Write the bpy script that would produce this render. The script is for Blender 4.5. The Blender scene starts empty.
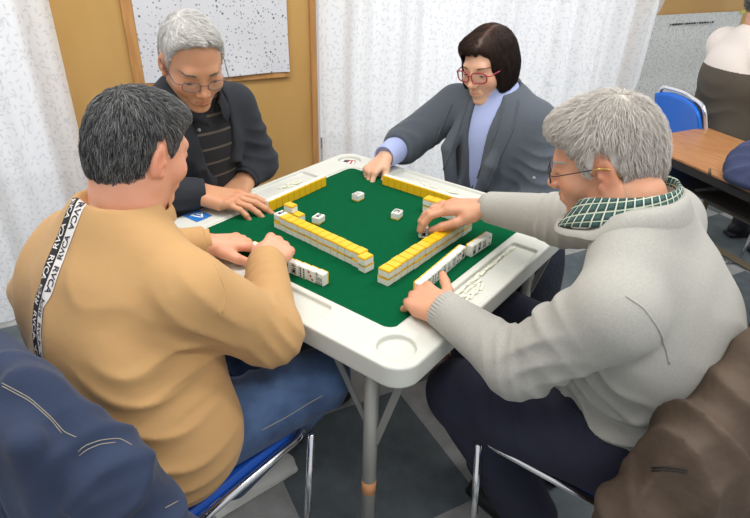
import bpy, bmesh, math, random
import numpy as np
import openvdb
from mathutils import Vector, Matrix
from mathutils.bvhtree import BVHTree
from mathutils.kdtree import KDTree

PI = math.pi
random.seed(7)
rng = np.random.default_rng(11)
SC = bpy.context.scene
COL = SC.collection
A = np.array
HT = 0.72                      # height of the table top
_a = math.radians(-65)         # the table stands turned in the room
RW = A([[math.cos(_a), -math.sin(_a), 0], [math.sin(_a), math.cos(_a), 0], [0, 0, 1.0]])
OW = A([0, 0, HT])
def W(P):                      # table frame (origin on the table top) -> world
    return A(P, float) @ RW.T + OW
def nrm(v):
    v = A(v, float); return v / (np.linalg.norm(v) + 1e-12)

# ------------------------------------------------------------------ materials
def mat(name, col, rough=.6, metal=0, sheen=0, sss=0, bump=None, var=None, attr=None, coat=0, spec=None):
    m = bpy.data.materials.new(name); m.use_nodes = True
    nt = m.node_tree; b = nt.nodes['Principled BSDF']
    b.inputs['Base Color'].default_value = (*col, 1)
    b.inputs['Roughness'].default_value = rough
    b.inputs['Metallic'].default_value = metal
    if spec is not None: b.inputs['Specular IOR Level'].default_value = spec
    if sheen: b.inputs['Sheen Weight'].default_value = sheen; b.inputs['Sheen Roughness'].default_value = .5
    if coat: b.inputs['Coat Weight'].default_value = coat
    if sss:
        b.inputs['Subsurface Weight'].default_value = sss
        b.inputs['Subsurface Radius'].default_value = (1, .35, .2)
        b.inputs['Subsurface Scale'].default_value = .006
    tc = nt.nodes.new('ShaderNodeTexCoord'); src = None
    if var:                     # (scale, amount, second colour)
        n = nt.nodes.new('ShaderNodeTexNoise'); n.inputs['Scale'].default_value = var[0]; n.inputs['Detail'].default_value = 4
        nt.links.new(tc.outputs['Object'], n.inputs['Vector'])
        r = nt.nodes.new('ShaderNodeMapRange'); r.inputs['From Min'].default_value = .35; r.inputs['From Max'].default_value = .65
        r.inputs['To Max'].default_value = var[1]
        nt.links.new(n.outputs['Fac'], r.inputs['Value'])
        mx = nt.nodes.new('ShaderNodeMix'); mx.data_type = 'RGBA'
        mx.inputs[6].default_value = (*col, 1); mx.inputs[7].default_value = (*var[2], 1)
        nt.links.new(r.outputs[0], mx.inputs[0]); src = mx.outputs[2]
    if attr:                    # multiply by a colour attribute that is the thing's own tint
        at = nt.nodes.new('ShaderNodeAttribute'); at.attribute_name = attr
        mx = nt.nodes.new('ShaderNodeMix'); mx.data_type = 'RGBA'; mx.blend_type = 'MULTIPLY'
        mx.inputs[0].default_value = 1; mx.inputs[6].default_value = (*col, 1)
        if src: nt.links.new(src, mx.inputs[6])
        nt.links.new(at.outputs['Color'], mx.inputs[7]); src = mx.outputs[2]
    if src: nt.links.new(src, b.inputs['Base Color'])
    if bump:                    # list of (scale, strength, distance)
        prev = None
        for sc_, st, di in bump:
            n = nt.nodes.new('ShaderNodeTexNoise'); n.inputs['Scale'].default_value = sc_; n.inputs['Detail'].default_value = 3
            nt.links.new(tc.outputs['Object'], n.inputs['Vector'])
            bp = nt.nodes.new('ShaderNodeBump'); bp.inputs['Strength'].default_value = st; bp.inputs['Distance'].default_value = di
            nt.links.new(n.outputs['Fac'], bp.inputs['Height'])
            if prev: nt.links.new(prev.outputs[0], bp.inputs['Normal'])
            prev = bp
        nt.links.new(prev.outputs[0], b.inputs['Normal'])
    return m
def lin(r, g, b):
    f = lambda c: (c / 255 / 12.92) if c / 255 <= .04045 else ((c / 255 + .055) / 1.055) ** 2.4
    return (f(r), f(g), f(b))

M = {}
def skin(name, c): M[name] = mat(name, c, .5, sss=.25, bump=[(350, .12, .002)], var=(30, .5, tuple(A(c) * A([1.0, .86, .82]))), attr='tint')
skin('skin_beige', lin(228, 168, 138)); skin('skin_grey', lin(214, 160, 128)); skin('skin_woman', lin(226, 180, 150)); skin('skin_black', lin(206, 154, 118))
M['sweater_tan'] = mat('sweater_tan', lin(196, 154, 101), .85, sheen=.08, bump=[(900, .15, .001), (14, .25, .01)], var=(5, .4, lin(188, 145, 94)))
M['sweater_grey'] = mat('sweater_grey', lin(176, 174, 166), .9, sheen=.1, bump=[(1100, .3, .0012), (14, .22, .01)], var=(300, .5, lin(158, 156, 149)))
M['cardigan_grey'] = mat('cardigan_grey', lin(84, 91, 100), .9, sheen=.1, bump=[(900, .2, .001), (14, .2, .01)], var=(300, .5, lin(72, 78, 87)))
M['lavender'] = mat('lavender', lin(170, 182, 226), .8, sheen=.08, bump=[(700, .15, .001)])
M['black_cloth'] = mat('black_cloth', lin(33, 37, 45), .85, sheen=.05, bump=[(900, .2, .001), (14, .3, .01)])
M['black_knit'] = mat('black_knit', lin(26, 28, 36), .85, bump=[(500, .3, .001)])
M['denim'] = mat('denim', lin(42, 62, 96), .85, sheen=.1, bump=[(1200, .35, .001), (20, .3, .008)], var=(13, .9, lin(72, 98, 136)))
M['denim_jacket'] = mat('denim_jacket', lin(34, 46, 72), .85, sheen=.1, bump=[(1200, .35, .001), (16, .3, .01)], var=(7, .7, lin(46, 62, 92)))
M['navy'] = mat('navy', lin(34, 36, 54), .9, bump=[(900, .2, .001), (12, .3, .01)])
M['quilt'] = mat('quilt', lin(22, 28, 44), .7, bump=[(60, .8, .006)])
M['brown_jacket'] = mat('brown_jacket', lin(84, 68, 54), .7, bump=[(18, .5, .012), (700, .1, .001)], var=(5, .5, lin(72, 58, 46)))
M['navy_fleece'] = mat('navy_fleece', lin(58, 66, 98), .95, bump=[(400, .5, .003), (20, .3, .01)])
M['khaki_knit'] = mat('khaki_knit', lin(88, 80, 68), .9, bump=[(500, .5, .002)])
M['cream'] = mat('cream', lin(226, 216, 208), .9, bump=[(500, .2, .001)])
M['stitch'] = mat('stitch', lin(150, 142, 128), .8)
M['tape_black'] = mat('tape_black', lin(36, 34, 38), .7)
M['tape_white'] = mat('tape_white', lin(236, 230, 226), .7)
M['plastic'] = mat('plastic', lin(214, 215, 206), .45, bump=[(500, .05, .001)], var=(3, .4, lin(207, 208, 199)))
M['felt'] = mat('felt', lin(0, 86, 50), .95, bump=[(900, .3, .001)], var=(60, .5, lin(0, 78, 48)), spec=.1)
M['tile_white'] = mat('tile_white', lin(238, 238, 230), .3, coat=.2)
M['tile_yellow'] = mat('tile_yellow', lin(238, 190, 30), .35, coat=.2)
M['ink'] = mat('ink', lin(26, 28, 40), .6)
M['ink_red'] = mat('ink_red', lin(190, 40, 50), .6)
M['ink_blue'] = mat('ink_blue', lin(40, 116, 196), .5)
M['ink_white'] = mat('ink_white', lin(244, 246, 248), .5)
M['stick'] = mat('stick', lin(238, 238, 218), .4)
M['steel_grey'] = mat('steel_grey', lin(152, 152, 146), .4, metal=.35)
M['orange_tape'] = mat('orange_tape', lin(214, 150, 100), .7)
M['chrome'] = mat('chrome', (.78, .78, .8), .18, metal=1)
M['seat_blue'] = mat('seat_blue', lin(16, 84, 186), .5, bump=[(600, .1, .001)])
M['rubber'] = mat('rubber', lin(30, 30, 32), .8)
M['seat_back_blue'] = mat('seat_back_blue', lin(6, 112, 226), .45, bump=[(600, .08, .001)])
M['red_frame'] = mat('red_frame', lin(150, 14, 44), .25, coat=.5)
M['dark_frame'] = mat('dark_frame', lin(38, 32, 34), .3)
M['gold_frame'] = mat('gold_frame', lin(206, 168, 96), .3, metal=.7)
M['gun_frame'] = mat('gun_frame', lin(88, 88, 94), .3, metal=.8)
M['eye_white'] = mat('eye_white', lin(224, 214, 208), .25)
M['iris'] = mat('iris', lin(30, 20, 16), .15)
M['shoe_white'] = mat('shoe_white', lin(228, 226, 218), .7, bump=[(40, .3, .004)])
M['shoe_black'] = mat('shoe_black', lin(20, 20, 22), .5)
M['shoe_brown'] = mat('shoe_brown', lin(104, 46, 34), .4, bump=[(120, .9, .006)], var=(140, .9, lin(52, 22, 20)))
M['black_metal'] = mat('black_metal', lin(34, 32, 30), .5)
M['bronze_metal'] = mat('bronze_metal', lin(96, 86, 66), .45, metal=.4)
M['button'] = mat('button', lin(150, 152, 158), .25)
def glassmat():
    m = bpy.data.materials.new('lens_glass'); m.use_nodes = True; nt = m.node_tree
    for n in list(nt.nodes): nt.nodes.remove(n)
    o = nt.nodes.new('ShaderNodeOutputMaterial'); t = nt.nodes.new('ShaderNodeBsdfTransparent'); g = nt.nodes.new('ShaderNodeBsdfGlossy')
    g.inputs['Roughness'].default_value = .03; x = nt.nodes.new('ShaderNodeMixShader'); x.inputs[0].default_value = .08
    nt.links.new(t.outputs[0], x.inputs[1]); nt.links.new(g.outputs[0], x.inputs[2]); nt.links.new(x.outputs[0], o.inputs[0]); return m
M['glass'] = glassmat()
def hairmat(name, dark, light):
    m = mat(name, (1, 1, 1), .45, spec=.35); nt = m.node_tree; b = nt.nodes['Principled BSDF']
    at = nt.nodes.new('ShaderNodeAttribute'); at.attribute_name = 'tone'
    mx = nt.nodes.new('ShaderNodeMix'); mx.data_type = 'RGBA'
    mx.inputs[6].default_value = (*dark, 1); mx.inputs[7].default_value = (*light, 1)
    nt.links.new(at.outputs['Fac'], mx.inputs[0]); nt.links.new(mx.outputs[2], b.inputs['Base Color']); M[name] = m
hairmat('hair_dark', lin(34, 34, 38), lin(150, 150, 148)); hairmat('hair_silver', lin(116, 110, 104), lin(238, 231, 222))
hairmat('hair_white', lin(140, 136, 132), lin(246, 244, 240)); hairmat('hair_woman', lin(20, 14, 14), lin(104, 72, 56))

# ------------------------------------------------------------------ objects
def tag(o, label=None, cat=None, group=None, kind=None):
    for k, v in (('label', label), ('category', cat), ('group', group), ('kind', kind)):
        if v: o[k] = v
    return o
def empty(name, loc, label, cat, group=None, rz=0, kind=None):
    o = bpy.data.objects.new(name, None); COL.objects.link(o); o.location = loc; o.rotation_euler = (0, 0, rz)
    o.empty_display_size = .05
    return tag(o, label, cat, group, kind)
def put(name, V, F, m, parent=None, origin=None, smooth=True, attrs=None, mats=None, fmat=None):
    """V world coordinates; origin = world point (or the parent's) to which the mesh is made relative"""
    V = A(V, float).reshape(-1, 3); me = bpy.data.meshes.new(name)
    if origin is None: origin = (0, 0, 0)
    if parent is not None:
        mw = Matrix.LocRotScale(parent.location, parent.rotation_euler, None)
        pp = parent.parent
        while pp is not None:
            mw = Matrix.LocRotScale(pp.location, pp.rotation_euler, None) @ mw; pp = pp.parent
        iv = A(mw.inverted()); V = V @ iv[:3, :3].T + iv[:3, 3]; loc = (0, 0, 0)
    else:
        V = V - A(origin); loc = origin
    if isinstance(F, np.ndarray) and F.dtype != object:
        n, k = F.shape
        me.vertices.add(len(V)); me.vertices.foreach_set('co', V.ravel())
        me.loops.add(n * k); me.loops.foreach_set('vertex_index', F.ravel().astype(np.int32))
        me.polygons.add(n); me.polygons.foreach_set('loop_start', np.arange(0, n * k, k, dtype=np.int32))
        me.polygons.foreach_set('loop_total', np.full(n, k, dtype=np.int32)); me.update(calc_edges=True); me.validate()
    else:
        me.from_pydata([tuple(v) for v in V], [], [tuple(int(i) for i in f) for f in F])
    if smooth: me.polygons.foreach_set('use_smooth', np.ones(len(me.polygons), dtype=bool))
    for k, (arr, kind) in (attrs or {}).items():
        at = me.attributes.new(k, kind, 'POINT')
        if kind == 'FLOAT': at.data.foreach_set('value', arr.astype(np.float32).ravel())
        else: at.data.foreach_set('color', arr.astype(np.float32).ravel())
    for mm in (mats or [m]): me.materials.append(M[mm] if isinstance(mm, str) else mm)
    if fmat is not None: me.polygons.foreach_set('material_index', A(fmat, dtype=np.int32))
    o = bpy.data.objects.new(name, me); COL.objects.link(o); o.location = loc
    if parent is not None: o.parent = parent
    return o
def cat_(parts):
    V = []; F = []; n = 0
    for v, f in parts:
        v = A(v, float).reshape(-1, 3); V.append(v); F += [tuple(i + n for i in q) for q in f]; n += len(v)
    return np.concatenate(V), F
def box(c, s, R=None, bev=0):
    bm = bmesh.new(); bmesh.ops.create_cube(bm, size=1)
    for v in bm.verts: v.co = Vector((v.co.x * s[0], v.co.y * s[1], v.co.z * s[2]))
    if bev: bmesh.ops.bevel(bm, geom=bm.edges[:], offset=bev, segments=2, affect='EDGES')
    V = A([tuple(v.co) for v in bm.verts]); F = [tuple(v.index for v in f.verts) for f in bm.faces]; bm.free()
    if R is not None: V = V @ A(R).T
    return V + A(c), F
def rotz(a): c, s = math.cos(a), math.sin(a); return A([[c, -s, 0], [s, c, 0], [0, 0, 1.]])
def tube(pts, r, n=10, cap=True, closed=False, rib=None):
    P = [A(p, float) for p in pts]; k = len(P); rs = r if hasattr(r, '__len__') else [r] * k
    V = []; F = []; ref = None
    for i in range(k):
        t = (P[(i + 1) % k] - P[i - 1]) if closed else (P[min(i + 1, k - 1)] - P[max(i - 1, 0)])
        t = nrm(t)
        if ref is None: ref = A([0, 0, 1.]) if abs(t[2]) < .9 else A([1., 0, 0])
        ref = ref - t * (ref @ t); ref = nrm(ref); b = np.cross(t, ref)
        for j in range(n):
            a = 2 * PI * j / n; V.append(P[i] + rs[i] * (math.cos(a) * ref + math.sin(a) * b))
    m = k if closed else k - 1
    for i in range(m):
        for j in range(n):
            a = i * n + j; b_ = i * n + (j + 1) % n; c = ((i + 1) % k) * n
            F.append((a, b_, c + (j + 1) % n, c + j))
    if cap and not closed:
        F.append(tuple(reversed(range(n)))); F.append(tuple(range((k - 1) * n, k * n)))
    return A(V), F
def arc(pts, rad=.04, seg=5):   # polyline with rounded corners
    P = [A(p, float) for p in pts]; out = [P[0]]
    for i in range(1, len(P) - 1):
        a = P[i - 1] - P[i]; b = P[i + 1] - P[i]; r = min(rad, np.linalg.norm(a) * .45, np.linalg.norm(b) * .45)
        p = P[i] + nrm(a) * r; q = P[i] + nrm(b) * r
        for k in range(seg + 1):
            t = k / seg; out.append((1 - t) ** 2 * p + 2 * t * (1 - t) * P[i] + t * t * q)
    return out + [P[-1]]
def wobj(name, parts, m, parent=None, tf=True, **kw):
    V, F = cat_(parts)
    if tf: V = W(V)
    return put(name, V, F, m, parent, **kw)

# ------------------------------------------------------------------ distance-field modelling
def smin(a, b, k):
    if k <= 0: return np.minimum(a, b)
    h = np.clip(.5 + .5 * (b - a) / k, 0, 1); return b + (a - b) * h - k * h * (1 - h)
class Cap:                     # round cone
    def __init__(s, a, b, ra, rb=None): s.a = A(a, float); s.b = A(b, float); s.ra = ra; s.rb = ra if rb is None else rb
    def bb(s): m = max(s.ra, s.rb); return np.minimum(s.a, s.b) - m, np.maximum(s.a, s.b) + m
    def __call__(s, x, y, z):
        d = s.b - s.a; L = d @ d + 1e-12; px, py, pz = x - s.a[0], y - s.a[1], z - s.a[2]
        t = np.clip((px * d[0] + py * d[1] + pz * d[2]) / L, 0, 1)
        return np.sqrt((px - t * d[0]) ** 2 + (py - t * d[1]) ** 2 + (pz - t * d[2]) ** 2) - (s.ra + (s.rb - s.ra) * t)
class Ell:                     # oriented ellipsoid, rows of R are its axes
    def __init__(s, c, r, R=None): s.c = A(c, float); s.r = A(r, float); s.R = np.eye(3) if R is None else A(R, float)
    def bb(s): e = np.sqrt(((s.R * s.r[:, None]) ** 2).sum(0)); return s.c - e, s.c + e
    def __call__(s, x, y, z):
        px, py, pz = x - s.c[0], y - s.c[1], z - s.c[2]; q = []
        for i in range(3): q.append(px * s.R[i, 0] + py * s.R[i, 1] + pz * s.R[i, 2])
        k0 = np.sqrt(sum((q[i] / s.r[i]) ** 2 for i in range(3))); k1 = np.sqrt(sum((q[i] / s.r[i] ** 2) ** 2 for i in range(3))) + 1e-9
        return k0 * (k0 - 1) / k1
class Box:
    def __init__(s, c, h, rd=0, R=None): s.c = A(c, float); s.h = A(h, float); s.rd = rd; s.R = np.eye(3) if R is None else A(R, float)
    def bb(s): e = (abs(s.R) * s.h[:, None]).sum(0); return s.c - e, s.c + e
    def __call__(s, x, y, z):
        px, py, pz = x - s.c[0], y - s.c[1], z - s.c[2]
        q = [abs(px * s.R[i, 0] + py * s.R[i, 1] + pz * s.R[i, 2]) - s.h[i] + s.rd for i in range(3)]
        return np.sqrt(sum(np.maximum(v, 0) ** 2 for v in q)) + np.minimum(np.maximum(q[0], np.maximum(q[1], q[2])), 0) - s.rd
class RBox:                    # box rounded in plan (radius rc), nearly sharp in height
    def __init__(s, c, h, rc, re=.003): s.c = A(c, float); s.h = A(h, float); s.rc = rc; s.re = re
    def bb(s): return s.c - s.h, s.c + s.h
    def __call__(s, x, y, z):
        qx = abs(x - s.c[0]) - s.h[0] + s.rc; qy = abs(y - s.c[1]) - s.h[1] + s.rc
        d2 = np.sqrt(np.maximum(qx, 0) ** 2 + np.maximum(qy, 0) ** 2) + np.minimum(np.maximum(qx, qy), 0) - s.rc
        a = d2 + s.re; b = abs(z - s.c[2]) - s.h[2] + s.re
        return np.sqrt(np.maximum(a, 0) ** 2 + np.maximum(b, 0) ** 2) + np.minimum(np.maximum(a, b), 0) - s.re
class Grid:
    def __init__(s, lo, hi, h):
        s.lo = A(lo, float); s.h = h; s.n = np.ceil((A(hi, float) - s.lo) / h).astype(int) + 1
        s.v = np.full(s.n, .5, dtype=np.float32)
    def block(s, lo, hi, m):
        i0 = np.clip(np.floor((lo - m - s.lo) / s.h).astype(int), 0, s.n); i1 = np.clip(np.ceil((hi + m - s.lo) / s.h).astype(int) + 1, 0, s.n)
        if (i1 <= i0).any(): return None
        sl = tuple(slice(a, b) for a, b in zip(i0, i1))
        ax = [(s.lo[k] + np.arange(i0[k], i1[k]) * s.h).astype(np.float32) for k in range(3)]
        return sl, ax[0][:, None, None], ax[1][None, :, None], ax[2][None, None, :]
    def add(s, p, k=.01):
        lo, hi = p.bb(); b = s.block(lo, hi, k + 3 * s.h)
        if b: sl, x, y, z = b; s.v[sl] = smin(s.v[sl], p(x, y, z), k)
        return s
    def sub(s, p, k=.004):
        lo, hi = p.bb(); b = s.block(lo, hi, k + 3 * s.h)
        if b: sl, x, y, z = b; s.v[sl] = -smin(-s.v[sl], p(x, y, z), k)
        return s
    def cut(s, c, n, rad, k=.004, shift=0):      # cuts away everything beyond the plane within rad of c
        c = A(c, float); n = nrm(n); c2 = c + n * rad * shift; b = s.block(c2 - rad, c2 + rad, 0)
        if b:
            sl, x, y, z = b; pl = -((x - c[0]) * n[0] + (y - c[1]) * n[1] + (z - c[2]) * n[2])
            sp = np.sqrt((x - c2[0]) ** 2 + (y - c2[1]) ** 2 + (z - c2[2]) ** 2) - rad
            s.v[sl] = -smin(-s.v[sl], np.maximum(pl, sp), k)
        return s
    def warp(s, fn):
        x, y, z = [(s.lo[k] + np.arange(s.n[k]) * s.h).astype(np.float32) for k in range(3)]
        s.v += fn(x[:, None, None], y[None, :, None], z[None, None, :]).astype(np.float32)
        return s
    def fold(s, c, rad, d, wl, amp, ph=0, skew=None):
        """soft cloth folds: ridges running across direction d, fading out rad away from c"""
        c = A(c, float); d = nrm(d); b = s.block(c - rad, c + rad, 0)
        if b:
            sl, x, y, z = b; px, py, pz = x - c[0], y - c[1], z - c[2]
            q = (px * px + py * py + pz * pz) / rad ** 2; m = np.clip(1 - q, 0, 1) ** 2
            t = px * d[0] + py * d[1] + pz * d[2]
            wob = .35 * wl * (np.sin(px * 31 + ph) + np.sin(py * 27 + 2 * ph) + np.sin(pz * 23 + ph * 3)) * .6
            w = .55 - 1.55 * (1 - np.abs(np.sin((t + wob) * PI / wl + ph))) ** 1.3
            s.v[sl] += (amp * m * w).astype(np.float32)
        return s
    def mesh(s):
        g = openvdb.FloatGrid(); g.background = .5
        v = s.v.copy(); m = .45; v[0] = v[-1] = m; v[:, 0] = v[:, -1] = m; v[:, :, 0] = v[:, :, -1] = m
        g.copyFromArray(np.ascontiguousarray(v)); pts, quads = g.convertToQuads(0.0)
        V = pts.astype(float) * s.h + s.lo; F = quads.astype(np.int32)
        # orient outwards (by signed volume)
        a, b_, c_ = V[F[:, 0]], V[F[:, 1]], V[F[:, 2]]; e = V[F[:, 3]]
        vol = (np.einsum('ij,ij->i', a, np.cross(b_, c_)) + np.einsum('ij,ij->i', a, np.cross(c_, e))).sum()
        if vol < 0: F = F[:, ::-1].copy()
        return V, F
def relax(V, F, it=2, f=.5):
    for _ in range(it):
        acc = np.zeros_like(V); cnt = np.zeros(len(V))
        for k in range(4):
            i = F[:, k]; j = F[:, (k + 1) % 4]
            for q in range(3): acc[:, q] += np.bincount(i, V[j, q], len(V)) + np.bincount(j, V[i, q], len(V))
            cnt += np.bincount(i, minlength=len(V)) + np.bincount(j, minlength=len(V))
        V = V + f * (acc / np.maximum(cnt, 1)[:, None] - V)
    return V
def join(parts):               # list of (V, F ndarray quads)
    V = []; F = []; n = 0
    for v, f in parts: V.append(v); F.append(f + n); n += len(v)
    return np.concatenate(V), np.concatenate(F)
def vnormals(V, F):
    a = V[F[:, 2]] - V[F[:, 0]]; b = V[F[:, 3]] - V[F[:, 1]]; n = np.cross(a, b); N = np.zeros_like(V)
    for k in range(4):
        for q in range(3): N[:, q] += np.bincount(F[:, k], n[:, q], len(V))
    return N / (np.linalg.norm(N, axis=1)[:, None] + 1e-12)

# ------------------------------------------------------------------ people
class Frame:
    """local axes: 0 = person's right, 1 = forward, 2 = up (table frame)"""
    def __init__(s, c, yaw, pitch=0, roll=0, sc=1.0):
        y, p, r = map(math.radians, (yaw, pitch, roll))
        F = A([math.cos(p) * math.cos(y), math.cos(p) * math.sin(y), -math.sin(p)])
        R = nrm(np.cross(F, [0, 0, 1])); U = np.cross(R, F)
        R, U = math.cos(r) * R - math.sin(r) * U, math.sin(r) * R + math.cos(r) * U
        s.c = A(c, float); s.M = A([R, F, U]); s.s = sc
    def out(s, L): return A(L, float) * s.s @ s.M + s.c
    def inn(s, P): return ((A(P, float) - s.c) @ s.M.T) / s.s
def strands(hm, N, flow, length, width, seg=5, lift=.002, tone=(0.5, .2), sel=None, bias=None, wav=.0):
    """hair strands combed over mesh hm=(V,F) (local); returns V,F,tone"""
    V, F = hm; Nn = vnormals(V, F)
    bv = BVHTree.FromPolygons([tuple(v) for v in V], [tuple(f) for f in F.tolist()])
    idx = np.arange(len(V)) if sel is None else np.nonzero(sel(V))[0]
    idx = rng.choice(idx, N); VV = []; FF = []; TT = []; n = 0
    for i in idx:
        p = Vector(V[i]) ; L = length * rng.uniform(.6, 1.25); st = L / seg; pts = []; d = None
        t0 = float(np.clip(rng.normal(tone[0], tone[1]) + (bias(V[i]) if bias else 0), 0, 1)); ph = rng.uniform(0, 6)
        rnd = Vector(rng.normal(0, .24, 3)); up = rng.uniform(.3, 1) * lift
        for k in range(seg + 1):
            hit = bv.find_nearest(p)
            if hit[0] is None: break
            nn = hit[1]; q = hit[0] + nn * (up * (.3 + 1.2 * math.sin(PI * min(1, k / seg * .9))))
            pts.append((q, nn))
            f = Vector(flow(A(hit[0]))) + rnd; f = f - nn * f.dot(nn)
            if f.length < 1e-5: f = Vector((1, 0, 0))
            f.normalize(); d = f if d is None else (d * .4 + f * .6).normalized()
            p = hit[0] + d * st
        if len(pts) < 3: continue
        w0 = width * rng.uniform(.6, 1.4)
        for k, (q, nn) in enumerate(pts):
            t = (pts[min(k + 1, len(pts) - 1)][0] - pts[max(k - 1, 0)][0]); s_ = t.cross(nn)
            s_ = s_.normalized() if s_.length > 1e-9 else Vector((1, 0, 0))
            w = w0 * (1 - .75 * (k / (len(pts) - 1)) ** 2) * (.55 if k == 0 else 1)
            VV += [q - s_ * w, q + nn * w * .7, q + s_ * w]; TT += [t0, t0, t0]
            if k:
                a = n + (k - 1) * 3
                FF += [(a, a + 1, a + 4, a + 3), (a + 1, a + 2, a + 5, a + 4), (a + 2, a, a + 3, a + 5)]
        n += len(pts) * 3
    return A([tuple(v) for v in VV]), A(FF, dtype=np.int32), A(TT)

def head_local(nk, fem=False, h=.0026, nr=None):
    g = Grid((-.105, -.20, -.26), (.105, .14, .14), h); S = (-1, 1)
    g.add(Ell((0, -.012, .03), (.077, .098, .09))); g.add(Ell((0, .026, -.02), (.066, .068, .086)), .02)
    for s in S:
        g.add(Cap((s * .050, -.008, -.055), (s * .016, .058, -.1), .021, .016), .022)
        g.add(Ell((s * .042, .055, -.03), (.026, .027, .026)), .02)
    g.add(Ell((0, .068, -.102), (.025, .021, .017)), .016)
    g.add(Cap((-.034, .078, .022), (.034, .078, .022), .012), .016)
    for s in S: g.sub(Ell((s * .033, .101, -.001), (.020, .013, .013)), .01)
    g.add(Cap((0, .088, .012), (0, .104, -.026), .006, .009), .010)
    g.add(Ell((0, .107, -.033), (.0125, .012, .0105)), .006)
    for s in S: g.add(Ell((s * .0125, .099, -.037), (.0085, .010, .008)), .004)
    for s in S: g.sub(Ell((s * .006, .105, -.044), (.0035, .004, .004)), .002)
    g.add(Ell((0, .074, -.068), (.031, .022, .021)), .014)
    for a, b, z0, z1, y in (((-1), 0, -.066, -.0615, .095), (0, 1, -.0615, -.066, .095)):
        g.add(Cap((a * .022, .086 if a else y, z0), (b * .022, .086 if b else y, z1), .0045 if a or b else .005, .0045), .004)
        g.add(Cap((a * .019, .085 if a else .0935, -.070), (b * .019, .085 if b else .0935, -.0735 if b == 0 else -.070), .0055), .004)
    for a in S: g.sub(Cap((0, .101, -.0672), (a * .024, .090, -.0685), .0022), .003)
    for s in S:                                  # lids around the lowered eye
        g.add(Ell((s * .033, .0765, .0005), (.0148, .0142, .0122)), .003)
        g.sub(Ell((s * .033, .0925, -.0045), (.0125, .0075, .0032)), .002)
    for s in S:                                  # ears
        e = Frame((s * .0795, -.012, -.008), 90, 0, s * 0); t = .25
        R = A([[1, s * .25, 0], [-s * .25 * .97, .97, -t], [0, t, .97]]); R = A([nrm(r) for r in R])
        g.add(Ell((s * .080, -.014, -.006), (.0085, .0185, .033), R), .006)
        g.sub(Ell((s * .0905, -.010, -.003), (.0075, .0105, .0185), R), .004)
        g.add(Ell((s * .083, .001, -.010), (.004, .004, .007)), .004)
        g.add(Ell((s * .078, -.002, -.032), (.007, .008, .009)), .005)
    g.add(Cap((0, -.030, -.045), nk, nr or (.053 if fem else .058), (nr + .004) if nr else (.056 if fem else .062)), .025)
    g.add(Cap((0, .0, -.075), A(nk) + A([0, .035, 0]), .036 if fem else .042, .04), .03)
    # loose skin lines
    for s in S: g.sub(Cap((s * .020, .094, -.045), (s * .034, .078, -.075), .002), .005)
    V, F = g.mesh(); V = relax(V, F, 2)
    T = np.ones((len(V), 4)); T[:, 3] = 1
    def spot(c, r, col):
        w = np.exp(-(((V - A(c)) / A(r)) ** 2).sum(1))[:, None]; T[:, :3] = T[:, :3] * (1 - w) + A(col) * w
    spot((0, .092, -.067), (.017, .016, .0065), (.92, .62, .60)); spot((0, .11, -.034), (.016, .014, .014), (1, .86, .82))
    for s in S:
        spot((s * .045, .075, -.03), (.024, .024, .02), (1, .88, .84)); spot((s * .085, -.012, -.006), (.014, .024, .036), (1, .80, .76))
        spot((s * .033, .09, .0), (.018, .012, .011), (.86, .78, .74))
    return V, F, T

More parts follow.
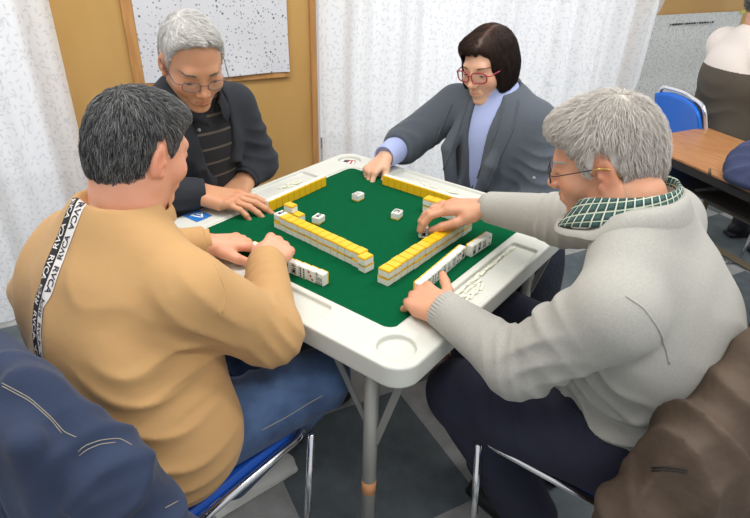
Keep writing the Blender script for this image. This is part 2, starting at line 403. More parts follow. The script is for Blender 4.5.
def hand_local(side, curls, thumb=None, spread=(.10, .02, -.05, -.14), arm=.13, h=.0017, fa=(-1, 0, 0)):
    """x towards the fingers, y towards the thumb, z out of the back of the hand. side kept by the caller's frame"""
    g = Grid((-arm - .04, -.10, -.13), (.20, .11, .09), h)
    bb = Box((.045, 0, 0), (.25, .2, .2))
    K = [(.090, .031), (.094, .0105), (.089, -.0105), (.080, -.030)]; LN = [(.043, .026, .022), (.047, .029, .024), (.043, .027, .023), (.034, .021, .020)]
    RR = [.0098, .0098, .0092, .0082]
    for (kx, ky), r in zip(K, RR): g.add(Cap((.0, ky * .55, -.002), (kx, ky, -.001), .0155, .0118), .014)
    g.add(Cap((.012, .012, -.008), (.045, .034, -.014), .017, .014), .012)
    g.add(Cap((.015, -.018, -.010), (.060, -.030, -.010), .014, .012), .012)
    fa = nrm(fa); e_ = fa * arm
    g.add(Cap(e_, (.0, .008, -.002), .027, .0185), .016); g.add(Cap(e_, (.0, -.010, -.002), .027, .0185), .016)
    x, y, z = [(g.lo[k] + np.arange(g.n[k]) * h).astype(np.float32) for k in range(3)]
    x = x[:, None, None]; y = y[None, :, None]; z = z[None, None, :]
    tips = []; FG = np.full(g.n, .5, np.float32); nails = []
    for i, ((kx, ky), L, r) in enumerate(zip(K, LN, RR)):
        fg = Grid(g.lo, g.lo + (g.n - 1) * h, h); fg.n = g.n; fg.v = np.full(g.n, .5, np.float32)
        p = A([kx, ky, -.001]); ang = 0; sp = spread[i]; rr = [r, r * .93, r * .86, r * .74]
        for k in range(3):
            ang += curls[i][k]; d = A([math.cos(ang) * math.cos(sp), math.cos(ang) * math.sin(sp), -math.sin(ang)])
            q = p + d * L[k]; fg.add(Cap(p, q, rr[k], rr[k + 1]), .0035); p = q
        up = A([math.sin(ang), 0, math.cos(ang)]); nails.append((p - d * .004 + up * rr[3] * .9, up)); tips.append(p)
        FG = np.minimum(FG, fg.v)
    tp = thumb or [(.030, .030, -.014), (.062, .052, -.022), (.088, .058, -.032), (.108, .056, -.040)]
    fg = Grid(g.lo, g.lo + (g.n - 1) * h, h); fg.n = g.n; fg.v = np.full(g.n, .5, np.float32)
    for k in range(3): fg.add(Cap(tp[k], tp[k + 1], (.0145, .0118, .0105)[k], (.0122, .0108, .0090)[k]), .004)
    tips.append(A(tp[3])); FG = smin(FG, fg.v, .002)
    g.v = smin(g.v, FG, .007)
    for (kx, ky) in K: g.add(Ell((kx, ky, .006), (.009, .008, .006)), .006)
    V, F = g.mesh(); V = relax(V, F, 1)
    T = np.ones((len(V), 4))
    def spot(c, r, col):
        w = np.exp(-(((V - A(c)) / r) ** 2).sum(1))[:, None]; T[:, :3] = T[:, :3] * (1 - w) + A(col) * w
    for c, u in nails: spot(c, .0055, (1.06, .95, .95))
    for t in tips: spot(t, .010, (1, .84, .80))
    for (kx, ky) in K: spot((kx, ky, .012), .010, (1, .84, .80))
    return V, F, T, tips
def hand_frame(wr, d, n, side, sc):
    d = nrm(d); n = A(n, float); n = nrm(n - d * (n @ d)); t = np.cross(n, d) * (1 if side == 'R' else -1)
    f = Frame(wr, 0, 0, 0, sc); f.M = A([d, t, n]); return f

def ring_loft(rings, closed=True):   # rings: list of (n,3) -> V, quads
    n = len(rings[0]); V = np.concatenate(rings); F = []
    for i in range(len(rings) - 1):
        for j in range(n if closed else n - 1):
            F.append((i * n + j, i * n + (j + 1) % n, (i + 1) * n + (j + 1) % n, (i + 1) * n + j))
    return V, A(F, dtype=np.int32)
def cuff(name, a, b, ra, rb, m, parent, ribs=0, amp=.0008, n=96, flat=1.0, nvec=(0, 0, 1)):
    """sleeve end from a to b (hand side), turned in at the hand"""
    a = A(a, float); b = A(b, float); d = nrm(b - a); u = A(nvec, float); u = nrm(u - d * (u @ d)); v = np.cross(d, u)
    th = np.arange(n) / n * 2 * PI; rings = []
    for t, k in ((0, .93), (.04, 1), (.25, 1.01), (.5, 1), (.75, .99), (.94, 1), (1, .97), (1.0, .88), (.9, .82)):
        r = (ra + (rb - ra) * t) * k; rr = r + (amp * np.cos(th * ribs) if ribs else 0)
        rings.append(a + (b - a) * t + np.outer(np.cos(th) * rr * flat, u) + np.outer(np.sin(th) * rr, v))
    V, F = ring_loft(rings); return put(name, W(V), F[:, ::-1].copy() if False else F, m, parent)

def body_core(j, cloth=.012):
    """the figure under the clothes, coarse"""
    P = {k: A(v, float) for k, v in j.items()}
    pts = [v for k, v in P.items() if k not in ('head', 'fw', 'wid')]
    lo = np.min(pts, 0) - .16; hi = np.max(pts, 0) + .16; g = Grid(lo, hi, .009)
    for c, r, R in j_torso(P): g.add(Ell(c, A(r) - cloth, R), .06)
    for s in 'LR':
        g.add(Cap(P['sh' + s], P['el' + s], .036, .030), .03); g.add(Cap(P['el' + s], P['wr' + s], .030, .022), .02)
        g.add(Cap(P['hip' + s], P['kn' + s], .068, .052), .03); g.add(Cap(P['kn' + s], P['an' + s], .046, .032), .02)
        g.add(Cap(P['an' + s], P['toe' + s], .030, .026), .02)
    g.add(Cap(P['c7'] + P['fw'] * .04, P['chest'], .05, .07), .03)
    return g.mesh()
def j_torso(P):
    up = nrm(P['chest'] - P['belly']); fw = nrm(P['fw'] - up * (P['fw'] @ up)); rt = np.cross(fw, up); R = A([rt, fw, up])
    up2 = nrm(P['belly'] - P['pelvis']); fw2 = nrm(P['fw'] - up2 * (P['fw'] @ up2)); R2 = A([np.cross(fw2, up2), fw2, up2])
    w = P['wid']
    return [(P['pelvis'], (w[0], w[1], .13), R2), (P['belly'], (w[2], w[3], .15), R2), (P['chest'], (w[4], w[5], .17), R)]

def upper(j, ex, h=.0045, arms=.0, sleeve=('L', 'R'), ra=(.063, .054, .040), extra=None, cutoff={}, folds=(), neck=None, lohem=None):
    """sweater / cardigan surface"""
    P = {k: A(v, float) for k, v in j.items()}
    pts = [P[k] for k in ('c7', 'shL', 'shR', 'elL', 'elR', 'wrL', 'wrR', 'pelvis', 'belly', 'chest')]
    g = Grid(np.min(pts, 0) - .19, np.max(pts, 0) + .15, h)
    for c, r, R in j_torso(P): g.add(Ell(c, A(r) + ex, R), .07)
    nb = P['c7'] + P['fw'] * .03 - A([0, 0, .03])
    for s in 'LR':
        g.add(Cap(nb, P['sh' + s], .055 + ex, ra[0] + .004), .05)
        g.add(Cap(P['sh' + s], P['el' + s], ra[0] + ex, ra[1] + ex), .026)
        e = cutoff.get(s, P['wr' + s]); g.add(Cap(P['el' + s], e, ra[1] + ex * .8, ra[2] + ex * .5), .025)
    if extra: extra(g, P)
    for f in folds: g.fold(*f)
    for s in 'LR':
        e = A(cutoff.get(s, P['wr' + s])); d = nrm(e - P['el' + s]); g.cut(e, d, .075, .003, .55)
    if neck: g.sub(neck, .012)
    if lohem is not None: g.cut(lohem[0], lohem[1], lohem[2] if len(lohem) > 2 else .4, .01)
    return g
def lower(j, r=(.088, .070, .062, .052), h=.006, folds=(), top=None, extra=None):
    P = {k: A(v, float) for k, v in j.items()}
    pts = [P[k] for k in ('hipL', 'hipR', 'knL', 'knR', 'anL', 'anR', 'pelvis')]
    g = Grid(np.min(pts, 0) - .2, np.max(pts, 0) + .2, h); w = P['wid']
    up2 = nrm(P['belly'] - P['pelvis']); fw2 = nrm(P['fw'] - up2 * (P['fw'] @ up2)); R2 = A([np.cross(fw2, up2), fw2, up2])
    g.add(Ell(P['pelvis'] - up2 * .02, (w[0] + .004, w[1] + .002, .11), R2))
    for s in 'LR':
        g.add(Cap(P['hip' + s], P['kn' + s], r[0], r[1]), .05); g.add(Cap(P['kn' + s], P['an' + s], r[2], r[3]), .02)
    if extra: extra(g, P)
    for f in folds: g.fold(*f)
    for s in 'LR': g.cut(P['an' + s] + nrm(P['an' + s] - P['kn' + s]) * .015, P['an' + s] - P['kn' + s], .1, .004)
    return g
def shoe(an, toe, m, parent, name='shoe', sc=1.0):
    an = A(an, float); toe = A(toe, float); d = toe - an; d[2] = 0; d = nrm(d); s_ = np.cross([0, 0, 1.], d); fl = -.72
    g = Grid(np.minimum(an, toe) - .15, np.maximum(an, toe) + .15, .005); heel = A([an[0], an[1], fl]) - d * .045 * sc; R = A([d, s_, [0, 0, 1.]])
    g.add(Ell(heel + A([0, 0, .04]) + d * .03, (.055 * sc, .036 * sc, .045), R)); g.add(Ell(heel + d * .13 * sc + A([0, 0, .035]), (.09 * sc, .041 * sc, .036), R), .03)
    g.add(Ell(heel + d * .19 * sc + A([0, 0, .025]), (.06 * sc, .043 * sc, .03), R), .03)
    g.add(Cap(an, heel + A([0, 0, .05]) + d * .04, .04, .036), .03)
    g.add(Box(heel + d * .11 * sc + A([0, 0, .012]), (.135 * sc, .038 * sc, .012), .01, R), .006)
    g.cut(A([heel[0], heel[1], fl + .001]) + d * .1, (0, 0, -1), .3, .001); g.cut(an + A([0, 0, .02]), (0, 0, 1), .08, .01)
    V, F = g.mesh(); return put(name, W(V), F, m, parent)

HEADBV = {}
def build_body(name, label, j, hf, nk, hands, skinm, fem=False, nr=None):
    """ONE continuous body: head, neck, torso, limbs and hands. returns object (top-level)"""
    parts = []; T = []
    V, F, t = head_local(hf.inn(nk), fem, nr=nr); parts.append((hf.out(V), F)); T.append(t)
    info = {}
    for s, (fr, curls, kw) in hands.items():
        kw = dict(kw); kw.setdefault('arm', .10); kw['fa'] = fr.inn(A(j['el' + s]))
        V, F, t, tips = hand_local(s, curls, **kw)
        if np.linalg.det(fr.M) < 0: F = F[:, ::-1].copy()
        parts.append((fr.out(V), F)); T.append(t); info[s] = [fr.out(q) for q in tips]
    V, F = body_core(j); parts.append((V, F)); q = np.ones((len(V), 4)); T.append(q)
    V, F = join(parts)
    base = W(A(j['pelvis'])); base[2] = 0
    o = put(name, W(V), F, skinm, None, origin=tuple(base), attrs={'tint': (np.concatenate(T), 'FLOAT_COLOR')})
    V, F, t = head_local(hf.inn(nk), fem, h=.0035); HEADBV[o.name] = BVHTree.FromPolygons([tuple(q) for q in V], [tuple(q) for q in F.tolist()])
    tag(o, label, 'person'); return o, info

def hair(body, hf, matn, shape, hl, flow, tone, N=4500, length=.035, width=.0007, lift=.004, sel=None, bias=None, tex=.0014, basetone=.25):
    g = Grid((-.13, -.15, -.18), (.13, .14, .16), .0034)
    for p, k in shape: g.add(p, k)
    def f(x, y, z):
        H = np.interp(y.ravel(), hl[0], hl[1])[None, :, None]
        n = .004 * np.sin(x * 210 + y * 90) + .003 * np.sin(y * 330 + z * 60)
        H = H + n + hl[2](x, y, z) if len(hl) > 2 else H + n
        return np.broadcast_to((H - z) * .75, g.n)
    x, y, z = [(g.lo[k] + np.arange(g.n[k]) * g.h).astype(np.float32) for k in range(3)]
    cutv = f(x[:, None, None], y[None, :, None], z[None, None, :]).astype(np.float32)
    g.warp(lambda x, y, z: tex * (np.sin(x * 260 + np.sin(z * 90) * 2) + np.sin(y * 240 + np.sin(x * 110) * 2) + np.sin(z * 200 + y * 170)) * .6)
    g.v = -smin(-g.v, -cutv, .008)
    V, F = g.mesh(); V = relax(V, F, 1)
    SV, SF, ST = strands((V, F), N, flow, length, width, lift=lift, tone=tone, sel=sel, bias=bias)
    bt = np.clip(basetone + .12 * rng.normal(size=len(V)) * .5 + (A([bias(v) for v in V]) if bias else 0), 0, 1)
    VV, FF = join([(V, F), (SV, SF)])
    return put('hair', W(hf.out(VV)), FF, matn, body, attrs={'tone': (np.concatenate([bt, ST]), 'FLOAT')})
def eyes(body, hf, brow=.3, matn='hair_dark', full=True, nb_=110, th=1.0):
    hb = HEADBV[body.name]
    def fy(x, z):
        h = hb.ray_cast(Vector((x, .2, z)), Vector((0, -1, 0))); return h[0].y if h[0] is not None else .08
    for s in (-1, 1):
        bm = bmesh.new(); bmesh.ops.create_uvsphere(bm, u_segments=20, v_segments=14, radius=.0128)
        V = A([tuple(v.co) for v in bm.verts]); F = [tuple(v.index for v in f.verts) for f in bm.faces]; bm.free()
        g = nrm(A([0, 1, -.45])); fm = [1 if nrm(V[list(f)].mean(0)) @ g > .86 else 0 for f in F]
        put('eye', W(hf.out(V + A([s * .033, .0762, -.0005]))), F, None, body, mats=['eye_white', 'iris'], fmat=fm)
        if full:
            parts = []
            for k in range(nb_):
                t = rng.uniform(-1, 1); x = s * (.034 + .017 * t); z = .0235 - .004 * t * t + rng.uniform(-.0020, .0020) * th * (1 - .4 * max(t, 0))
                L = .0055; pp = [(x, z), (x + s * L * .7, z + .0008), (x + s * L * 1.5, z - .0012)]
                parts.append(tube([(a, fy(a, b_) + .0006, b_) for a, b_ in pp], [.00055 * th, .0005 * th, .0002], 3))
            lash = []
            for k in range(13):
                t = -1 + 2 * k / 12; x = s * (.033 + .0135 * t); z = -.0028 - .0028 * (1 - t * t); lash.append((x, max(fy(x, z), .0885 - .0 * t) + .0004 - .004 * abs(t) ** 3, z))
            V, F = tube(lash, [.0004 + .0007 * math.sin(PI * k / 12) for k in range(13)], 6); put('eyelashes', W(hf.out(V)), F, 'iris', body)
            V, F = cat_(parts); put('eyebrow', W(hf.out(V)), F, matn, body, attrs={'tone': (np.full(len(V), brow), 'FLOAT')})
def spectacles(body, hf, rimm, templem, rx=.0245, rz=.016, y=.112, z=-.004, r=.0011, boxy=3.0, tr=.0011, tip=None):
    y -= .007
    root = bpy.data.objects.new('spectacles', None); COL.objects.link(root); root.parent = body
    for s in (-1, 1):
        ring = []
        for k in range(40):
            a = 2 * PI * k / 40; c, q = math.cos(a), math.sin(a)
            e = 2 / boxy; X = s * .034 + rx * np.sign(c) * abs(c) ** e; Z = z + rz * np.sign(q) * abs(q) ** e
            ring.append((X, y - 3.2 * (X * X) + .004, Z))
        V, F = tube(ring, r, 8, closed=True); sub('lens_rim', V, F, rimm, hf, body, root)
        c = A(ring).mean(0); V = np.vstack([A(ring), c + A([0, .0008, 0])]); F = [(k, (k + 1) % 40, 40) for k in range(40)]
        V2 = np.vstack([V, V + A([0, -.0012, 0])]); F2 = F + [(41 + b, 41 + a, 81) for a, b, _ in F] + [(a, 41 + a, 41 + b, b) for a, b, _ in F]
        sub('lens', V2, F2, 'glass', hf, body, root)
        o = A([s * (.034 + rx), y - 3.2 * (.034 + rx) ** 2 + .004, z + .006])
        pth = arc([o, (s * .074, o[1] - .010, z + .006), (s * .0865, .005, z + .012), (s * .0855, -.020, z + .008), (s * .082, -.040, z - .016)], .012)
        V, F = tube(pth, [tr] * len(pth), 8); sub('temple', V, F, templem, hf, body, root)
        if tip:
            V, F = tube(arc([(s * .0868, .010, z + .0125), (s * .0868, -.020, z + .010), (s * .083, -.038, z - .012)], .012), tr * 1.9, 8); sub('temple_tip', V, F, tip, hf, body, root)
    V, F = tube([(-.010, y + .0035, z + .004), (-.004, y + .006, z + .006), (.004, y + .006, z + .006), (.010, y + .0035, z + .004)], r, 8); sub('bridge', V, F, rimm, hf, body, root)
    return root
def sub(name, V, F, m, hf, body, root):
    o = put(name, W(hf.out(V)), F, m, body); o.parent = root; return o
def surf(objs, origin, pix):
    pass

# camera (table frame) -- also the viewpoint from which trims are laid onto cloth
CAMT = A([0.88771732, -1.14020193, 0.72726932]); CF = 580.334
CR = A([0.79034754, 0.61202183, 0.02792944]); CU = A([-0.32437127, 0.37933968, 0.86653603]); CD = A([-0.51974422, 0.69392412, -0.49833248])
def pray(px, py): return nrm(CF * CD + (px - 375) * CR - (py - 259) * CU)
def lay(V, F, pix, step=.006):
    """lays a polyline, seen at the given picture points, onto the surface; returns points, normals"""
    bv = BVHTree.FromPolygons([tuple(v) for v in V], [tuple(f) for f in F.tolist()])
    P = []
    for a, b in zip(pix[:-1], pix[1:]):
        for k in range(8):
            t = k / 8; d = pray(a[0] + (b[0] - a[0]) * t, a[1] + (b[1] - a[1]) * t); h = bv.ray_cast(Vector(CAMT), Vector(d))
            if h[0] is not None: P.append(A(h[0]))
    P = A(P)
    for _ in range(3): P[1:-1] = (P[:-2] + 2 * P[1:-1] + P[2:]) / 4
    s = np.concatenate([[0], np.cumsum(np.linalg.norm(np.diff(P, axis=0), axis=1))]); n = max(4, int(s[-1] / step)); t = np.linspace(0, s[-1], n)
    P = np.stack([np.interp(t, s, P[:, k]) for k in range(3)], 1); N = []
    for i, p in enumerate(P):
        h = bv.find_nearest(Vector(p)); P[i] = A(h[0]); N.append(A(h[1]))
    N = A(N)
    for _ in range(3): N[1:-1] = (N[:-2] + 2 * N[1:-1] + N[2:]) / 4
    N /= np.linalg.norm(N, axis=1)[:, None]
    return P, N, t, bv
def seam(name, V, F, pix, m, parent, r=.0016, off=.0):
    P, N, t, bv = lay(V, F, pix); v, f = tube(P + N * off, r, 6); return put(name, W(v), f, m, parent)
def ribbon(P, N, t, bv, o0, o1, nseg=5, off=.0012):
    T = np.gradient(P, axis=0); T /= np.linalg.norm(T, axis=1)[:, None]; S = np.cross(T, N); S /= np.linalg.norm(S, axis=1)[:, None]
    rows = []
    for k in range(nseg + 1):
        o = o0 + (o1 - o0) * k / nseg; q = P + S * o; r = []
        for p in q:
            h = bv.find_nearest(Vector(p)); r.append(A(h[0]) + A(h[1]) * off)
        rows.append(A(r))
    n = len(P); V = np.concatenate(rows); F = []
    for k in range(nseg):
        for i in range(n - 1): F.append((k * n + i, k * n + i + 1, (k + 1) * n + i + 1, (k + 1) * n + i))
    return V, A(F, dtype=np.int32), S
def textmesh(body, size=1.0, ext=0.0, bold=0.0):
    cu = bpy.data.curves.new('t', 'FONT'); cu.body = body; cu.size = size; cu.extrude = ext; cu.offset = bold; cu.align_x = 'CENTER'; cu.align_y = 'CENTER'
    o = bpy.data.objects.new('t', cu); COL.objects.link(o); dg = bpy.context.evaluated_depsgraph_get(); me = o.evaluated_get(dg).to_mesh()
    V = A([tuple(v.co) for v in me.vertices]).reshape(-1, 3); F = [tuple(p.vertices) for p in me.polygons]
    o.evaluated_get(dg).to_mesh_clear(); bpy.data.objects.remove(o); return V, F
def soles(j):
    return j

# ---- man in the tan sweater (near left) -----------------------------------
def man_tan():
    j = dict(head=(-.060, -.595, .362), c7=(-.055, -.70, .275), shR=(.120, -.655, .155), shL=(-.190, -.69, .155), elR=(.165, -.52, .015), wrR=(.018, -.385, .07),
             elL=(-.31, -.60, .03), wrL=(-.185, -.395, .045), hipR=(.10, -.72, -.18), hipL=(-.10, -.72, -.18), knR=(.18, -.395, -.185), knL=(-.14, -.34, -.17),
             anR=(-.08, -.49, -.63), anL=(-.12, -.42, -.64), toeR=(-.05, -.35, -.69), toeL=(-.13, -.28, -.69), pelvis=(0, -.725, -.16), belly=(-.005, -.715, -.05), chest=(-.045, -.715, .075),
             fw=nrm((.06, 1, 0)), wid=(.170, .130, .172, .142, .165, .110))
    P = {k: A(v, float) for k, v in j.items()}
    hf = Frame(j['head'], 92, 17, 0, .865)
    wl = hand_frame(P['wrL'], (.42, .95, -.20), (-.10, .0, 1), 'L', 1.04); wr = hand_frame(P['wrR'], (-.40, .92, -.05), (.40, .10, .9), 'R', .95)
    hands = {'L': (wl, [(.45, .55, .35), (.5, .6, .4), (.55, .65, .4), (.6, .7, .4)], dict(thumb=[(.030, .030, -.014), (.058, .052, -.022), (.088, .056, -.034), (.108, .050, -.044)])),
             'R': (wr, [(.9, 1.0, .6), (.95, 1.0, .6), (1.0, 1.0, .6), (1.0, 1.0, .6)], dict(thumb=[(.030, .030, -.018), (.055, .042, -.032), (.075, .036, -.046), (.090, .024, -.052)]))}
    b, tips = build_body('person', 'man seen from behind in a tan sweater with lettered tape down the back', j, hf, P['c7'] + P['fw'] * .05 - A([0, 0, .02]), hands, 'skin_beige', nr=.070)
    folds = [((.17, -.53, .03), .13, (.3, .9, .5), .035, .006, .3), ((.05, -.47, .06), .10, (1, -.4, 0), .03, .005, 1.1), ((.10, -.80, -.10), .22, (.25, .2, 1), .050, .012, .6),
             ((.12, -.72, .03), .16, (.5, .1, 1), .05, .006, 2.1), ((-.05, -.82, -.10), .2, (.15, .0, 1), .05, .009, 4), ((.02, -.80, .15), .2, (.8, 0, .6), .08, .004, 1.7), ((-.26, -.60, .1), .14, (.2, .5, 1), .045, .006, .9),
             ((.15, -.66, .13), .12, (.7, .3, .7), .04, .008, 3.0)]
    def extra(g, P):
        g.add(Ell((.145, -.73, -.14), (.09, .12, .12)), .05); pass
        g.add(Ell((.02, -.79, -.02), (.14, .07, .15)), .06); g.add(Ell((-.195, -.755, .02), (.095, .075, .15)), .06); g.add(Cap((-.20, -.70, .13), (-.285, -.775, .055), .045, .032), .04)
    g = upper(j, .016, extra=extra, folds=folds, ra=(.060, .050, .034), neck=Ell(P['c7'] + P['fw'] * .05 + A([0, 0, .05]), (.076, .074, .066)), lohem=((0, -.72, -.265), (0, .12, -1), .5))
    V, F = g.mesh(); V = relax(V, F, 2); V0, F0 = V, F
    sw = put('sweater', W(V), F, 'sweater_tan', b)
    # ribbed neckband
    c = P['c7'] + P['fw'] * .05 + A([0, 0, -.004]); th = np.linspace(0, 2 * PI, 72, endpoint=False)
    bv = BVHTree.FromPolygons([tuple(v) for v in V], [tuple(f) for f in F.tolist()])
    r_ = []
    for k, (rr, dz) in enumerate([(.084, -.016), (.083, -.003), (.080, .006), (.076, .010), (.073, .006), (.072, -.008)]):
        r_.append(c + np.stack([rr * np.cos(th), rr * 1.04 * np.sin(th), dz + .012 * -np.sin(th) - .006], 1))
    vv, ff = ring_loft(r_); put('neckband', W(vv), ff, 'sweater_tan', b)
    for s in 'LR':
        d = nrm(P['wr' + s] - P['el' + s]); cuff('cuff', P['wr' + s] - d * .045, P['wr' + s] + d * .012, .040, .034, 'sweater_tan', b)
    # lettered tape down the middle of the back
    Pp, N, t, bv = lay(V, F, [(79, 199), (73, 212), (65, 236), (56, 260), (46, 284), (39, 308), (37, 334), (41, 360), (47, 380), (55, 396)])
    for nm, o0, o1, mt, ink, ph in (('tape', -.0005, -.021, 'tape_black', 'tape_white', 0), ('tape', .0005, .021, 'tape_white', 'ink', .5)):
        S0 = ribbon(Pp, N, t, bv, 0, 1e-4, 1)[2]; sg = 1 if (S0[len(S0) // 2] @ CR) > 0 else -1
        v, f, S = ribbon(Pp, N, t, bv, sg * o0, sg * o1); tp = put(nm, W(v), f, mt, b)
        tp['label'] = ('black' if mt == 'tape_black' else 'white') + ' lettered tape on the back of the sweater'
        tv, tf = textmesh('RVCA', .018, 0, .0003); allv = []; oc = sg * (o0 + o1) / 2; pos = .03 + ph * .03; k = 0
        Lr = (tv[:, 0].max() - tv[:, 0].min()); n = 0; VV = []; FF = []
        while pos < t[-1] - .02:
            q = tv.copy(); up = 1 if k % 2 == 0 else -1
            ss = pos + q[:, 0] * up; oo = oc - sg * q[:, 1] * up * (-1)
            base = np.stack([np.interp(ss, t, Pp[:, i]) for i in range(3)], 1); sd = np.stack([np.interp(ss, t, S[:, i]) for i in range(3)], 1)
            for i in range(len(q)):
                h = bv.find_nearest(Vector(base[i] + sd[i] * oo[i])); VV.append(A(h[0]) + A(h[1]) * .0020)
            FF += [tuple(i + n for i in fc) for fc in tf]; n += len(q); pos += Lr + .010; k += 1
        put('lettering', W(VV), FF, ink, tp, smooth=False)
    # sleeve seam
    seam('seam', V, F, [(214, 264), (226, 292), (222, 316)], 'sweater_tan', b, .0013)
    lf = [((.10, -.55, -.10), .16, (.3, 1, .2), .05, .005, .5), ((.19, -.42, -.2), .14, (0, .6, 1), .04, .006, 1.5), ((.1, -.40, -.35), .15, (0, .2, 1), .045, .005, .4)]
    V, F = lower(j, folds=lf, r=(.092, .072, .066, .060)).mesh(); V = relax(V, F, 1); tr = put('jeans', W(V), F, 'denim', b)
    try: seam('stitching', V, F, [(262, 430), (285, 418), (306, 405), (325, 394)], 'stitch', b, .0009)
    except Exception as e: print('seam', e)
    shoe(P['anR'], P['toeR'], 'shoe_white', b); shoe(P['anL'], P['toeL'], 'shoe_white', b)
    S = [(Ell((0, -.012, .031), (.0825, .103, .098)), 0), (Ell((0, -.050, -.02), (.068, .060, .070)), .03), (Ell((0, .045, .080), (.06, .05, .034)), .03)]
    hl = ([-.16, -.10, -.05, -.028, -.018, -.004, .006, .022, .034, .05, .075, .10], [-.085, -.090, -.078, -.046, .030, .042, .026, -.002, .025, .055, .072, .085])
    def flow(p):
        w = p - A([.005, -.06, .115]); w = w / (np.linalg.norm(w) + 1e-6); return w + A([0, .25 if p[1] > 0 else -.1, -.35])
    hair(b, hf, 'hair_dark', S, hl, flow, (.30, .30), N=11000, length=.034, width=.00065, lift=.0035, basetone=.10, sel=lambda V: (V[:, 2] > -.088) & ((abs(V[:, 1] + .01) > .030) | (V[:, 2] > .058)), bias=lambda p: .22 * max(0, min(1, (p[1] + .02) / .08)) + .05)
    return b, tips, (V0, F0)

# ---- man in the grey sweater (near right) ----------------------------------
def man_grey():
    j = dict(head=(.606, -.080, .368), c7=(.725, -.105, .325), shL=(.735, -.285, .195), shR=(.715, .07, .22), elL=(.60, -.30, .025), wrL=(.415, -.265, .045), elR=(.50, .125, .135), wrR=(.289, .138, .10),
             hipL=(.81, -.145, -.18), hipR=(.80, .07, -.18), knL=(.450, -.215, -.195), knR=(.41, .10, -.18), anL=(.63, -.06, -.64), anR=(.57, .18, -.64), toeL=(.50, -.03, -.69), toeR=(.45, .20, -.69),
             pelvis=(.81, -.02, -.16), belly=(.81, -.04, -.04), chest=(.770, -.10, .11), fw=nrm((-1, -.06, 0)), wid=(.165, .125, .170, .132, .168, .110))
    P = {k: A(v, float) for k, v in j.items()}
    hf = Frame(j['head'], 194, 20, 0, .885)
    wl = hand_frame(P['wrL'], (-1, .33, -.15), (-.10, -.30, .95), 'L', 1.02); wr = hand_frame(P['wrR'], (-.86, -.42, -.09), (-.12, .05, 1), 'R', 1.08)
    hands = {'L': (wl, [(.55, .6, .4), (.6, .7, .4), (.65, .7, .45), (.7, .8, .4)], dict(thumb=[(.030, .032, -.012), (.058, .056, -.014), (.084, .072, -.012), (.104, .084, -.010)])),
             'R': (wr, [(.30, .55, .35), (.32, .58, .4), (.25, .4, .3), (.15, .3, .25)], dict(thumb=[(.032, .028, -.016), (.070, .042, -.028), (.104, .038, -.040), (.132, .030, -.054)]))}
    b, tips = build_body('person', 'white haired man in a light grey sweater, holding up a tile', j, hf, P['c7'] + P['fw'] * .045 - A([0, 0, .015]), hands, 'skin_grey')
    folds = [((.60, -.29, .04), .12, (1, .3, .3), .032, .006, .3), ((.50, .12, .14), .12, (1, 0, .2), .032, .005, 1.3), ((.72, -.28, -.02), .16, (.5, 0, 1), .05, .009, .6), ((.80, -.18, -.12), .20, (-.25, .3, 1), .06, .011, 2.2), ((.64, -.29, .10), .13, (.7, 0, -.7), .045, .008, 1),
             ((.66, -.28, .14), .12, (1, .0, 1), .05, .006, 4), ((.85, -.1, .08), .18, (.2, 1, .5), .09, .004, 2), ((.70, -.18, -.1), .14, (.8, .2, 1), .04, .005, 1)]
    def extra(g, P):
        g.add(Cap((.68, -.12, .02), (.70, -.05, -.12), .10, .12), .06); g.add(Ell((.85, -.08, .02), (.06, .13, .15)), .06); g.add(Ell((.80, -.04, -.14), (.15, .18, .09)), .05)
    g = upper(j, .013, extra=extra, folds=folds, ra=(.060, .051, .034), neck=Cap(P['c7'] + P['fw'] * .055 + A([0, 0, .035]), P['c7'] + P['fw'] * .08 - A([0, 0, .02]), .072, .05), lohem=((.80, -.04, -.225), (.05, 0, -1), .5))
    V, F = g.mesh(); V = relax(V, F, 2); put('sweater', W(V), F, 'sweater_grey', b)
    sh = Grid(P['c7'] - .25, P['c7'] + .2, .005)
    sh.add(Cap(P['c7'] + P['fw'] * .03 - A([0, 0, .05]), P['chest'] + P['fw'] * .02, .072, .09), .03)
    sh.cut(P['c7'] + A([0, 0, -.03]), (.35, 0, 1), .2, .01); v, f = sh.mesh(); m = plaid(); put('shirt', W(v), f, m, b)
    # plaid shirt collar standing round the neck
    c = P['c7'] + P['fw'] * .052 + A([0, 0, .012]); n = 90; th = np.linspace(-2.72, 2.72, n); rows = []
    bx, by = -P['fw'], np.cross([0, 0, 1.], -P['fw'])
    prof = [(.066, -.012), (.067, .010), (.069, .022), (.073, .024), (.079, .014), (.086, -.004), (.092, -.018), (.090, -.019), (.084, -.006), (.077, .008)]
    for rr, dz in prof:
        q = []
        for t in th:
            fr = abs(t) / 2.72; drop = -.052 * fr ** 2.2; wdn = (1 + .12 * fr) if rr > .08 else 1
            q.append(c + bx * (rr * wdn * math.cos(t) * (1.02 if abs(t) < 1.57 else 1.12)) + by * rr * wdn * math.sin(t) + A([0, 0, dz + drop + (-.020 * fr ** 3 if rr > .08 else 0)]))
        rows.append(A(q))
    v = np.concatenate(rows); f = []
    for k in range(len(prof) - 1):
        for i in range(n - 1): f.append((k * n + i, k * n + i + 1, (k + 1) * n + i + 1, (k + 1) * n + i))
    o = put('shirt_collar', W(v), f, plaid(True), b); ul = o.data.uv_layers.new(name='UVMap'); li = np.empty(len(o.data.loops), np.int32); o.data.loops.foreach_get('vertex_index', li)
    cum = np.concatenate([[0], np.cumsum([math.hypot(prof[i + 1][0] - prof[i][0], prof[i + 1][1] - prof[i][1]) for i in range(len(prof) - 1)])])
    uvs = A([(th[q % n] * .078, cum[q // n]) for q in range(len(v))]); ul.data.foreach_set('uv', uvs[li].astype(np.float32).ravel())
